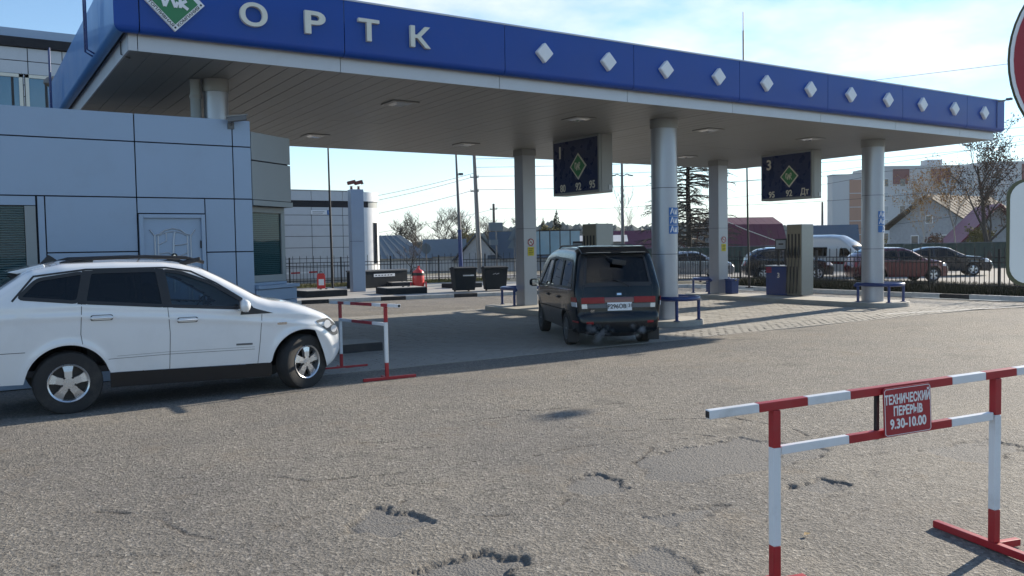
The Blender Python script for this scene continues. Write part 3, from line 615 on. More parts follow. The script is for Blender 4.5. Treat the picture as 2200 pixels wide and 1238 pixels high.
# window with blind
wf = MB().box(-1.6, WY-.02, 2.56, WINR, WY+.05, 2.69).build('window_lintel', 'panel', **S); 
for q in ((-1.6,.97,-1.48,2.55),(WINR-.14,.97,WINR,2.55),(-.30,.97,-.24,2.55)): MB().box(q[0], WY-.015, q[1], q[2], WY+.045, q[3]).build('window_frame', 'panel_grey', **S, bevel=.004)
MB().box(-1.6, WY-.05, .955, WINR, WY+.06, .99).build('window_sill', 'panel_grey', **S)
MB().box(-1.47, WY-.004, 1.0, -.31, WY+.0, 2.55).build('window_pane', GL_CLEAR, **S); MB().box(-.23, WY-.004, 1.0, WINR-.15, WY+.0, 2.55).build('window_pane', GL_CLEAR, **S)
bs = MB().box(-1.47, 0, 0, .78, .022, .026).mesh('blind_slat', MT['blind'])
for k in range(44): inst('blind_slat', bs, sb, (0, WY+.006-17, 1.0+k*.035-G0), (R_(32), 0, 0))
# door with moulded arch
dr = MB().box(2.36, WY+.0, G0+.02, 3.28, WY+.028, 2.38).build('door', 'panel', **S)
for q in ((2.325,2.385),(3.255,3.315)): MB().box(q[0], WY-.05, G0, q[1], WY+.02, 2.44).build('door_frame', 'panel', **S, bevel=.004)
MB().box(2.386, WY-.05, 2.38, 3.254, WY+.02, 2.44).build('door_frame', 'panel', **S, bevel=.004)
def mould(pts, r=.014): MB().tube([(x, WY-.006, z) for x, z in pts], r, 6).build('door_moulding', 'band', **S, smooth=60)
arch = [(2.48,2.2),(2.54,2.11),(2.62,2.13),(2.70,2.19),(2.82,2.22),(2.94,2.19),(3.02,2.13),(3.10,2.11),(3.16,2.2)]
mould(arch); mould([(2.55,2.11),(2.55,.4)]); mould([(3.09,2.11),(3.09,.4)])
mould([(2.60,2.10),(2.60,.45)], .009); mould([(3.04,2.10),(3.04,.45)], .009); mould([(2.6,2.1),(2.7,2.15),(2.82,2.17),(2.94,2.15),(3.04,2.1)], .009)
mould([(2.85,2.16),(2.83,2.05),(2.82,1.8),(2.82,1.2)], .016); mould([(2.72,2.15),(2.72,2.02),(2.60,1.96)], .012); mould([(2.84,1.95),(2.96,1.96),(3.04,1.98)], .012); mould([(2.62,1.82),(2.74,1.84),(2.82,1.8),(2.92,1.78),(3.03,1.83)], .011)
MB().cyl((2.83, WY-.004, 1.78), (2.83, WY-.03, 1.78), .045, n=20).build('peephole_boss', 'black', **S); MB().cyl((2.83, WY-.03, 1.78), (2.83, WY-.034, 1.78), .02, n=12).build('peephole', 'chrome', **S)
for z in (1.9, 1.0): MB().box(3.235, WY-.03, z, 3.255, WY-.001, z+.12).build('door_hinge', 'black', **S)
MB().tube([(2.43, WY-.01, 1.05), (2.43, WY-.06, 1.05), (2.52, WY-.06, 1.05)], .012, 8).build('door_handle', 'chrome', **S)
# angled bay: band, ledge, window, base
dv = Vector((.81, .586, 0)).normalized(); nv = Vector((dv.y, -dv.x, 0)); C0 = Vector((4.1, WY, 0))
def bay(t0, t1, o0, o1, z0, z1, nm, mt, bevel=0.004):
    q = [C0+dv*t+nv*o for t, o in ((t0, o0), (t1, o0), (t1, o1), (t0, o1))]
    return MB().add([(p.x, p.y, z) for z in (z0, z1) for p in q], [(0,3,2,1),(4,5,6,7),(0,1,5,4),(1,2,6,5),(2,3,7,6),(3,0,4,7)]).build(nm, mt, **S, bevel=bevel)
bay(.012, 1.07, 0, -.03, 3.36, 3.82, 'bay_panel', 'panel_grey'); bay(.012, 1.07, 0, -.03, 2.70, 3.34, 'bay_panel', 'panel_grey')  # bay panels grey-green against the blue wall: shade put into the colour
bay(.0, 1.04, -.031, -.2, 2.6, 3.8, 'bay_core', 'panel_dark'); bay(.012, 1.09, .02, -.3, 2.60, 2.69, 'bay_ledge', 'panel_grey')
bay(.03, 1.08, -.16, -.22, 1.30, 1.42, 'window_frame', 'panel_grey'); bay(.03, 1.08, -.16, -.22, 2.50, 2.60, 'window_frame', 'panel_grey')
bay(.98, 1.08, -.159, -.221, 1.421, 2.499, 'window_frame', 'panel_grey'); bay(.03, .05, -.16, -.22, 1.421, 2.499, 'window_frame', 'panel_grey')
bay(.05, .98, -.185, -.189, 1.42, 2.50, 'window_pane', GL_CLEAR, 0)
for k in range(31): bay(.055, .975, -.205, -.225, 1.43+k*.034, 1.456+k*.034, 'blind_slat', 'blindA', 0)
bay(.0, 1.1, -.235, -.30, .0, 2.6, 'bay_wall', 'panel_dark')
bay(.012, 1.16, .07, -.3, 1.19, 1.25, 'bay_sill', 'panel'); bay(.012, 1.12, .03, -.3, .98, 1.18, 'bay_base', 'panel'); bay(.012, 1.12, .03, -.3, .55, .97, 'bay_base', 'panel'); bay(.012, 1.12, .03, -.3, G0, .54, 'bay_base', 'panel')
bay(.012, 1.08, -.15, -.3, 1.25, 1.295, 'bay_base', 'panel')
E1 = C0+dv*1.02
MB().box(2.0, 15.1, G0, 4.75, 20.5, 3.78).build('side_wall', 'panel_grey', **S)
MB().box(-12, WY+.2, zt-.12, 4.0, 20.5, zt-.05).build('roof_slab', 'panel_grey', **S)
# security camera on the corner
sc_ = thing('security_camera', 'small grey camera on the top corner of the shop wall', 'camera', (3.78, WY, 3.9))
MB().box(-.05, -.03, -.06, .05, 0, .04).build('mount', 'pole', sc_); MB().tube([(0, -.03, 0), (.02, -.1, .05), (.05, -.14, .08)], .014, 6).build('arm', 'pole', sc_)
MB().bar((-.08, -.12, .07), (.2, -.22, .11), .09, .08).build('housing', 'pole', sc_, bevel=.01); MB().bar((-.1, -.115, .115), (.22, -.225, .158), .11, .012).build('sunshield', 'soffit', sc_)

# ================================================================== OFFICE BUILDING behind (top left) and its street lamp
ob = thing('office_building', 'two storey grey tiled office block with dark cornice, top left', 'building', (-4, 38, 0))
O = dict(parent=ob, world=True); OY = 34.
MB().box(-16, OY+.03, 0, 7.5, 46, 9.3).build('wall_core', 'panel_dark', **O)
MB().box(-16, OY-.02, 9.36, 7.52, OY+.3, 9.67).build('parapet', 'panel', **O); MB().box(-16, OY-.12, 9.04, 7.6, OY+.2, 9.36).build('cornice', 'panel_dark', **O)
ZR = [6.2, 6.95, 7.35, 7.75, 8.12, 8.57, 9.03]
tiles = {}
wins = [(x, x+.72) for x in (-9.4, -8.2, -5.8, -4.6, -2.2, -1.0, 1.18, 2.2, 4.6, 5.8)]
edges = sorted(set([-16, 7.5]+[e for a, b in wins for e in (a-.12, b+.12)]))
for z0, z1 in zip(ZR[:-1], ZR[1:]):
    xs_ = edges if z1 <= 8.2 else [-16+1.07*k for k in range(22)]+[7.5]
    for a, b in zip(xs_[:-1], xs_[1:]):
        if z1 <= 8.2 and any(abs(a-(w0-.12)) < .01 for w0, w1 in wins): continue
        if b-a < .05: continue
        MB().box(a+.014, OY, z0+.014, b-.014, OY+.03, z1-.014).build('wall_tile', 'panel_grey' if False else 'band', **O)
for a, b in wins:
    for q in ((a-.11, 6.3, a, 8.12), (b, 6.3, b+.11, 8.12), (a-.11, 8.0, b+.11, 8.115)): MB().box(q[0], OY-.03, q[1], q[2], OY+.06, q[3]).build('window_frame', 'letter', **O)
    MB().box(a+.001, OY+.005, 6.3, b-.001, OY+.02, 7.99).build('window_pane', 'winsky', **O); MB().box((a+b)/2+.12, OY-.005, 6.3, (a+b)/2+.2, OY+.03, 7.99).build('window_mullion', 'black', **O)
lp = thing('street_lamp', 'thin lamp post with rounded head seen above the shop roof', 'street lamp', (2.25, 27.6, 0))
MB().tube([(0,0,0), (0,0,5.6), (.02,0,6.2), (.08,0,6.62)], [.05, .04, .03, .03], 8).build('post', 'pole', lp, smooth=50)
MB().lathe([(.0,.2),(.12,.18),(.2,.08),(.21,0),(.15,-.06),(0,-.08)], 16, lambda a, b, h: (.12+a*1.1, b, 6.72+h)).build('lamp_head', 'pole', lp, smooth=50)

# ================================================================== FAR CORNER BUILDING with rounded end
cb = thing('corner_building', 'pale panelled building with rounded sunlit corner behind the railings', 'building', (14, 50, 0))
K = dict(parent=cb, world=True); KY = 46.; RC = 1.5; XR = 20.0
MB().box(6, KY+.05, 0, XR, KY+8, 5.2).build('wall_core', 'panel_dark', **K)
rowz = [.27, .9, 1.4, 2.01, 2.65, 3.28, 3.84, 4.30]; colx = [7, 8.9, 10.8, 12.7, 14.6, 16.55, 18.4, XR-.35]
for z0, z1 in zip(rowz[:-1], rowz[1:]):
    for a, b in zip(colx[:-1], colx[1:]): MB().box(a+.015, KY, z0+.014, b-.015, KY+.05, z1-.014).build('wall_panel', 'band', **K)
for a, b in zip(colx[:-1], colx[1:]): MB().box(a+.01, KY-.03, 4.66, b-.01, KY+.1, 5.2).build('parapet_panel', 'band', **K)
MB().box(7, KY-.0, 4.30, XR-.35, KY+.1, 4.66).build('dark_band', 'panel_dark', **K)
MB().box(6.9, KY-.06, 5.2, XR-.3, KY+.3, 5.25).build('coping', 'panel_grey', **K)
def curve_wall(z0, z1, r, nm, mt, a0=-90, a1=0, xo=XR-.35):
    P = [[(xo+r*math.cos(R_(a)), KY+RC+r*math.sin(R_(a)), z) for z in (z0, z1)] for a in np.linspace(a0, a1, 14)]
    MB().grid(P).build(nm, mt, **K, smooth=40)
    return
for z0, z1 in ((.27, 1.0), (3.42, 4.30), (4.66, 5.2)): curve_wall(z0, z1, RC, 'curved_panel', 'white')  # same panels as the front but in white: sunlight put into the colour
curve_wall(4.30, 4.66, RC-.06, 'dark_band', 'panel_grey')
for a0, a1 in ((-90, -64), (-45, -28), (-10, 0)): curve_wall(1.0, 3.42, RC, 'curved_panel', 'white', a0, a1)
for a0, a1 in ((-64, -45), (-28, -10)): curve_wall(1.0, 3.42, RC-.12, 'window_pane', 'winglass', a0, a1)
MB().box(XR-.35+RC-.04, KY+RC, .27, XR-.35+RC, KY+8, 5.2).build('side_wall', 'white', **K)
MB().box(7, KY-.08, 0, XR-.5, KY+.05, .27).build('plinth', 'concrete', **K)
MB().box(16.5, KY-.03, 3.87, 17.45, KY-.002, 4.12).build('address_plate', 'white', **K); MB().box(17.47, KY-.03, 3.87, 17.67, KY-.002, 4.12).build('number_plate', 'sticker', **K)
text('house_number', '1', .2, 'white', cb, (17.57-14, KY-.034-50, 3.995), FACE_NY, .002, .004)
for k in range(2): MB().box(16.6, KY-.034, 4.02-k*.08, 17.3-.1*k, KY-.0305, 4.045-k*.08).build('plate_line', 'pole', **K)
# ---- pillar with two floodlights, on the far pavement
pl_ = thing('floodlight_pillar', 'tall grey panel clad pillar carrying two rusty floodlights', 'pillar', (14.6, 34.95, .01), R_(-8))
MB().box(-.28, -.28, 0, .28, .28, 2.2).build('lower_panel', 'panel', pl_, bevel=.006); MB().box(-.28, -.28, 2.212, .28, .28, 4.47).build('upper_panel', 'panel', pl_, bevel=.006); MB().box(-.25, -.25, 2.2, .25, .25, 2.212).build('joint', 'panel_dark', pl_)
for x in (-.18, .14):
    f_ = MB().tube([(x, 0, 4.47), (x, 0, 4.62)], [.05, .03], 10).build('floodlight_stem', 'rust', pl_)
    for k in range(3): MB().cyl((x, 0, 4.5+k*.05), (x, 0, 4.52+k*.05), .07, n=12).build('insulator_ring', 'rust', pl_)
    MB().bar((x-.16, -.02, 4.74), (x+.14, .02, 4.82), .2, .16).build('floodlight_head', 'rust', pl_, bevel=.03)
    MB().bar((x+.14, .02, 4.80), (x+.17, .025, 4.81), .22, .19).build('floodlight_rim', 'brass', pl_)
# ================================================================== RED AND WHITE BARRIERS
def barrier(A, B, zA, zB, label, hA, hB, s0, s1, top, low, lowh, feet, sign=False, w=.046):
    A, B = Vector(A), Vector(B); t = thing('crowd_barrier', label, 'barrier', (A.x, A.y, zA), group='red and white tube barriers')
    d = (B-A); ln = d.length; d.normalize(); nrm = Vector((-d.y, d.x))
    def P(s, o, h):                        # s along, o across, h above foot of post A
        q = d*s+nrm*o; return Vector((q.x, q.y, h))
    slope = ((zB+hB)-(zA+hA))/ln
    zl = lambda s: hA+slope*s
    for (a, b, c) in top: MB().bar(P(a, 0, zl(a)-w/2), P(b, 0, zl(b)-w/2), w, w).build('top_rail', c, t, bevel=.004)
    MB().bar(P(s0-.0015, 0, zl(s0)-w/2), P(s0-.0005, 0, zl(s0)-w/2), w-.012, w-.012).build('tube_end', 'black', t)
    for (a, b, c) in low: MB().bar(P(a, 0, zl(a)-lowh), P(b, 0, zl(b)-lowh), w*.8, w).build('lower_rail', c, t, bevel=.004)
    for s, zf, hh, f0, f1 in ((0, 0, hA, feet[0], feet[3]), (ln, zB-zA, hB, feet[0], feet[1])):
        top_ = zl(s)-w-.0015; k = (top_-zf)
        for a, b, c in ((0, .20, 'red'), (.20, .78, 'barwhite'), (.78, 1, 'red')):
            MB().bar(P(s, 0, zf+.045+a*(k-.045)), P(s, 0, zf+.045+b*(k-.045)), w, w, (d.x, d.y, 0)).build('post', c, t, bevel=.004)
        st = feet[2]
        MB().bar(P(s, f0, zf+.022), P(s, f1, zf+.022), .045, .044).build('foot', 'red', t, bevel=.004)
        MB().bar(P(s+.03, 0, zf+.021), P(s+.03+st, 0, zf+.021), .04, .042).build('foot_stub', 'red', t, bevel=.004)
    if sign:
        z0 = zl(.85)
        MB().bar(P(.665, .0, z0-.30), P(.665, .0, z0-w-.004), .02, .02, (d.x, d.y, 0)).build('sign_strut', 'black', t)
        ra = math.atan2(d.y, d.x)
        sp = MB().prism([(x, z) for x, z in ((-.165,-.125),(-.155,-.135),(.155,-.135),(.165,-.125),(.165,.125),(.155,.135),(-.155,.135),(-.165,.125))], -.004, .004, lambda a, b, h: (a, h, b)).build('sign_plate', 'signred', t, bevel=.002)
        cpos = P(.845, -w/2-.012, z0-.145); tilt = -math.atan(slope); sp.location = cpos; sp.rotation_euler = (0, tilt, ra)
        for body, zz_, sz, sx in (('ТЕХНИЧЕСКИЙ', .066, .070, .60), ('ПЕРЕРЫВ', .0, .070, .66), ('9.30-10.00', -.07, .074, .80)):
            tm = text_mesh(body, sz, 'white', .0006, .0022, 3, 'CENTER', sx); o = inst('sign_lettering', tm, sp, (0, -.0052, zz_), FACE_NY)
        fr = [(-.158,-.118),(-.148,-.128),(.148,-.128),(.158,-.118),(.158,.118),(.148,.128),(-.148,.128),(-.158,.118)]
        for p, q in zip(fr, fr[1:]+fr[:1]): MB().bar((p[0], -.0048, p[1]), (q[0], -.0048, q[1]), .003, .0015, (0,1,0)).build('sign_border', 'white', sp)
barrier((3.54, 2.94), (5.02, 2.57), 0, 0, 'near barrier bearing a red notice in white letters', .995, 1.06, -.404, 2.0,
        [(-.404,-.109,'barwhite'),(-.109,.194,'red'),(.194,.472,'barwhite'),(.472,1.18,'red'),(1.18,1.43,'barwhite'),(1.43,1.666,'red'),(1.666,2.0,'barwhite')],
        [(.03,.467,'barwhite'),(.467,1.183,'red'),(1.183,1.495,'barwhite')], .265, (-.48, .43, .16, .06), True)
barrier((5.07, 11.15), (5.15, 13.1), gz(11.15), gz(13.1), 'small barrier standing in front of the white car', 1.10, 1.11, -.50, 2.4,
        [(-.50,-.12,'barwhite'),(-.12,.13,'red'),(.13,.482,'barwhite'),(.482,1.4,'red'),(1.4,1.72,'barwhite'),(1.72,2.0,'red'),(2.0,2.4,'barwhite')],
        [(.03,.502,'barwhite'),(.502,1.38,'red'),(1.38,1.92,'barwhite')], .30, (-.45, .36, .16, .36), False)
# ================================================================== ROAD SIGNS at the right edge
t = thing('road_sign', 'red and white round sign above a cream plate, cut by the right edge', 'road sign', (3.16, 1.16, 0))
fw = Vector((.62, .78, 0)).normalized(); rt = Vector((fw.y, -fw.x, 0))
def face(o, r, up, d): return o+rt*r+Vector((0,0,up))-fw*d
so = Vector((3.145-3.16, 1.222-1.16, 2.40))
for r0, r1, mt, dd, nm in ((0, .35, 'olive', -.004, 'disc_back'), (0, .345, 'white', .002, 'disc_border'), (0, .334, 'signred', .004, 'disc_face')):
    MB().add([face(so, r1*math.cos(a), r1*math.sin(a), dd) for a in np.linspace(0, 2*math.pi, 56, endpoint=False)]+[face(so, r1*math.cos(a), r1*math.sin(a), dd-.002) for a in np.linspace(0, 2*math.pi, 56, endpoint=False)],
             [tuple(range(56)), tuple(range(56, 112))[::-1]]+[(i, (i+1) % 56, 56+(i+1) % 56, 56+i) for i in range(56)]).build(nm, mt, t)
MB().bar(face(so, -.23, 0, .0055), face(so, .23, 0, .0055), .002, .12).build('white_bar', 'white', t)
def rrect(hw, hh, r, n=6): return [(sx*(hw-r)+r*math.cos(a), sy*(hh-r)+r*math.sin(a)) for sx, sy, a0 in ((1,1,0),(-1,1,90),(-1,-1,180),(1,-1,270)) for a in [R_(a0+90*k/n) for k in range(n+1)]]
po_ = Vector((2.80-3.16+.35*rt.x, 1.405-1.16+.35*rt.y, 1.84))
for hw, hh, mt, d0, d1, nm in ((.35, .17, 'olive', 0, .006, 'plate_rim'), (.342, .162, 'cream', .0062, .009, 'plate_face')):
    pts = rrect(hw, hh, .055); n = len(pts)
    MB().add([face(po_, a, b, d0) for a, b in pts]+[face(po_, a, b, d1) for a, b in pts], [tuple(range(n)), tuple(range(n, 2*n))[::-1]]+[(i, (i+1) % n, n+(i+1) % n, n+i) for i in range(n)]).build(nm, mt, t, smooth=30)
MB().cyl(face(po_, -.29, -.02, .009), face(po_, -.29, -.02, .013), .008, n=12).build('bolt', 'pole', t)
pb = so+rt*.0+fw*.035; MB().cyl((pb.x, pb.y, 0), (pb.x, pb.y, 2.8), .03, n=16).build('post', 'pole', t, smooth=50)
# unseen lamp added right of frame so its head casts the yard's soft shadow
t = thing('shadow_casting_lamp', 'unseen lamp on a thin wire, added right of the frame to shade the asphalt', 'street lamp', (22.9, 9.85, 0))
MB().tube([(-.6,-14,7.2), (-.6,-7,6.6), (-.6,-.12,6.14), (-.6,7,6.6), (-.6,13,7.2)], .006, 5).build('span_wire', 'iron', t)
MB().lathe([(0,.08),(.16,.06),(.22,0),(.16,-.05),(0,-.07)], 18, lambda a, b, h: (-.6+a*1.1, -.12+b*.9, 6.03+h)).build('lamp_head', 'pole', t, smooth=50)

# ================================================================== THINGS ON THE FAR PAVEMENT
def low_box(x, y, lx, ly, h, rz, label):
    t = thing('manhole_cover_box', label, 'hatch', (x, y, .01), rz, group='low dark hatches on the far pavement')
    MB().box(-lx/2, -ly/2, 0, lx/2, ly/2, h).build('rim', 'darkbox', t, bevel=.01); MB().box(-lx/2+.04, -ly/2+.04, h, lx/2-.04, ly/2-.04, h+.025).build('lid', 'concrete', t, bevel=.006)
    for k in (-1, 1): MB().cyl((k*.12+.2, 0, h+.025), (k*.12+.2, 0, h+.06), .05, n=10).build('lid_handle', 'black', t)
low_box(11.95, 32.6, 1.75, 1.5, .24, R_(5), 'low dark hatch with pale lid below the red cabinet')
low_box(15.2, 31.8, 1.75, 1.4, .24, R_(-6), 'low dark hatch with pale lid in front of the red cart')
low_box(17.9, 37.5, 1.3, 1.2, .22, R_(-6), 'low dark hatch behind the red cart')
t = thing('extinguisher_cabinet', 'small upright red fire cabinet with white notice', 'fire cabinet', (12.75, 34.5, .01), R_(-20))
MB().box(-.17, -.16, .05, .17, .16, .78).build('body', 'pinkred', t, bevel=.015); MB().prism([(-.17,.78),(.17,.78),(.12,.86),(-.12,.86)], -.16, .16, lambda a, b, h: (a, h, b)).build('cap', 'pinkred', t)
MB().box(-.10, -.168, .36, .12, -.1605, .62).build('notice', 'white', t); MB().box(-.21, -.2, 0, .21, .2, .05).build('base', 'pinkred', t); MB().tube([(-.06,0,.86),(-.05,0,.93),(.05,0,.93),(.06,0,.86)], .014, 6).build('handle', 'black', t)
t = thing('mast_pole', 'very thin tall black pole beside the grey pillar', 'pole', (14.0, 36.4, .01))
MB().tube([(0,0,0),(-.03,0,3),(-.05,0,6.9)], [.055,.05,.035], 10).build('shaft', 'iron', t, smooth=50); MB().box(-.12,-.12,0,.12,.12,.03).build('base_plate', 'iron', t)
t = thing('storage_chest', 'long dark chest with white label in front of the railings', 'chest', (16.9, 38.0, .01), R_(12))
MB().box(-1.5, -.4, 0, 1.5, .4, .78).build('body', 'darkbox', t, bevel=.01); MB().box(-1.53, -.43, .78, 1.53, .43, .85).build('lid', 'pole', t, bevel=.01); MB().box(-.5, -.408, .52, .75, -.4005, .66).build('label_plate', 'white', t)
for k in range(6): MB().box(-.42+k*.18, -.411, .565, -.31+k*.18, -.4085, .615).build('label_mark', 'pole', t)
t = thing('extinguisher_cart', 'large red wheeled fire extinguisher on the far pavement', 'fire extinguisher', (17.3, 34.4, .01), R_(-25))
MB().lathe([(0,.06),(.24,.08),(.27,.2),(.27,.72),(.22,.84),(.08,.92),(.05,.98),(0,.98)], 20).build('cylinder', 'pinkred', t, smooth=40); MB().lathe([(.272,.62),(.276,.63),(.276,.74),(.272,.75)], 20).build('dark_strap', 'black', t)
for s in (-1, 1): MB().cyl((s*.31, -.08, .17), (s*.37, -.08, .17), .17, n=18).build('wheel', 'pinkred', t, smooth=40)
MB().tube([(-.1,0,.98),(-.2,0,1.02),(-.26,-.05,.9),(-.3,-.1,.6)], .02, 6).build('hose', 'black', t, smooth=50); MB().tube([(-.15,.2,.5),(-.15,.3,1.0),(.15,.3,1.0),(.15,.2,.5)], .016, 6).build('push_handle', 'black', t); MB().cyl((.02,0,.98),(.02,0,1.06),.05,n=10).build('valve', 'pinkred', t)
t = thing('lamp_post', 'lamp post painted blue below, standing on a dark slab', 'lamp post', (19.5, 34.3, .01))
MB().box(-.75, -.6, 0, .75, .6, .2).build('slab', 'darkbox', t, bevel=.01); MB().box(-.35, -.3, .2, .35, .3, .24).build('base_plate', 'blue', t)
MB().tube([(0,0,.2),(-.03,0,1.2),(-.06,0,2.6)], [.115,.10,.085], 14).build('lower_shaft', 'blue', t, smooth=50); MB().cyl((-.06,0,2.6),(-.06,0,2.68),.10,n=14).build('collar', 'blue', t)
MB().tube([(-.06,0,2.68),(-.12,0,4.6),(-.17,0,6.3)], [.075,.06,.045], 12).build('upper_shaft', 'pole', t, smooth=50); MB().lathe([(.05,0),(.06,.05),(.045,.3),(.0,.45)], 10, lambda a, b, h: (-.17+a, b, 6.3+h)).build('tip', 'iron', t)
MB().box(-.08, -.2, 5.2, .08, -.02, 5.3).build('small_camera', 'pole', t)
def bin_(x, y, rz, sx, label, lab):
    t = thing('waste_bin', label, 'bin', (x, y, .01), rz, group='dark plastic waste bins')
    def fr(w0, w1, d0, d1, z0, z1): return MB().add([(-w0,-d0,z0),(w0,-d0,z0),(w0,d0,z0),(-w0,d0,z0),(-w1,-d1,z1),(w1,-d1,z1),(w1,d1,z1),(-w1,d1,z1)], [(0,3,2,1),(4,5,6,7),(0,1,5,4),(1,2,6,5),(2,3,7,6),(3,0,4,7)])
    fr(sx*.86, sx, .30, .36, .06, .93).build('body', 'darkbox', t, bevel=.02); fr(sx+.03, sx+.03, .39, .39, .93, .98).build('rim', 'darkbox', t, bevel=.012); MB().prism([(-.4,.98),(.42,.98),(.42,1.0),(0,1.05),(-.4,1.0)], -sx, sx, lambda a, b, h: (h, a, b)).build('lid', 'darkbox', t, bevel=.01)
    if lab: MB().box(-sx*.25, -.345, .66, sx*.75, -.335, .77).build('label_plate', 'white', t); [MB().box(-sx*.2+k*.08, -.348, .69, -sx*.2+.05+k*.08, -.3455, .74).build('label_mark', 'pole', t) for k in range(4)]
    else: [MB().bar((-.14+k*.07, -.347, .70+.02*(k % 2)), (-.08+k*.07, -.347, .73+.02*(k % 2)), .002, .015).build('label_mark', 'white', t) for k in range(4)]
    for s in (-1, 1): MB().cyl((s*sx*.7, .26, .08), (s*sx*.7-.06*s, .26, .08), .08, n=12).build('wheel', 'rubber', t)
bin_(17.65, 30.9, R_(-12), .48, 'left dark waste bin with white label by the kerb', True); bin_(18.95, 30.5, R_(-20), .5, 'right dark waste bin beside the square column', False)
t = thing('boom_barrier', 'red and white boom behind the railings at the corner building', 'barrier', (14.0, 44.6, .0))
for k in range(5): MB().bar((k*.5-.2, 0, .62+.012*k), (k*.5+.3, 0, .632+.012*k), .06, .09).build('boom_segment', 'barwhite' if k % 2 else 'red', t)
MB().box(-.5, -.15, 0, -.2, .15, .9).build('cabinet', 'letter', t, bevel=.02)
# ================================================================== RAILINGS
def railing(pts, label, bar_from=0):
    base = Vector((pts[0][0], pts[0][1], .0)); t = thing('iron_railing', label, 'fence', base)
    tall = MB().box(-.011,-.011,.12,.011,.011,1.5).add([(-.016,-.016,1.5),(.016,-.016,1.5),(.016,.016,1.5),(-.016,.016,1.5),(0,0,1.6)], [(0,1,4),(1,2,4),(2,3,4),(3,0,4),(3,2,1,0)]).mesh('bar', MT['iron'])
    short = MB().box(-.011,-.011,.12,.011,.011,1.22).mesh('bar', MT['iron']); post = MB().box(-.035,-.035,0,.035,.035,1.5).mesh('post', MT['iron'])
    for (a, b) in zip(pts[:-1], pts[1:]):
        A, B = Vector((a[0], a[1], 0)), Vector((b[0], b[1], 0)); d = B-A; n = max(1, round(d.length/.172)); rz = math.atan2(d.y, d.x)
        for k in range(n+1):
            p = A+d*k/n-base
            if k % 15 == 0: inst('post', post, t, p, (0,0,rz))
            else: inst('bar', tall if k % 2 else short, t, p, (0,0,rz))
        for z in (.28, 1.05, 1.22): MB().bar(A-base+Vector((0,0,z)), B-base+Vector((0,0,z)), .03, .035).build('rail', 'iron', t)
railing([(28.25, 9.5), (29.6, 24.0), (30.0, 34.0)], 'black iron railing with spikes along the right side car park')
railing([(30.0, 36.0), (24.0, 39.6), (9.5, 43.6)], 'black iron railing with spikes behind the bins and pillar')
t = thing('cable_mast', 'thin dark mast rising beside the square column behind the dispenser', 'pole', (27.0, 23.8, 0))
MB().tube([(.12,0,0),(.05,0,2.4),(0,0,5.2)], [.045,.04,.03], 8).build('shaft', 'iron', t, smooth=50); MB().box(-.0,-.1,0,.24,.1,.03).build('base_plate', 'iron', t)
# ================================================================== VEHICLES
def inpoly(X, Y, P):
    ins = np.zeros(X.shape, bool)
    for k in range(len(P)):
        a, b = P[k-1], P[k]; c = ((a[1] > Y) != (b[1] > Y)) & (X < (b[0]-a[0])*(Y-a[1])/(b[1]-a[1]+1e-12)+a[0]); ins ^= c
    return ins
def resample(P, step, closed=True):
    out_ = []; n = len(P)
    for i in range(n if closed else n-1):
        a, b = P[i], P[(i+1) % n]; m = max(1, int(math.hypot(b[0]-a[0], b[1]-a[1])/step))
        out_ += [(a[0]+(b[0]-a[0])*k/m, a[1]+(b[1]-a[1])*k/m) for k in range(m)]
    return out_ if closed else out_+[P[-1]]
def rounded(P, r=.04, n=4):
    out_ = []
    for i in range(len(P)):
        p, a, b = Vector(P[i]), Vector(P[i-1]), Vector(P[(i+1) % len(P)]); da, db = (a-p), (b-p); ra = min(r, da.length*.4); rb = min(r, db.length*.4)
        q0 = p+da.normalized()*ra; q1 = p+db.normalized()*rb
        for k in range(n+1):
            s = k/n; v = q0*(1-s)**2+p*2*s*(1-s)+q1*s*s; out_.append((v.x, v.y))
    return out_
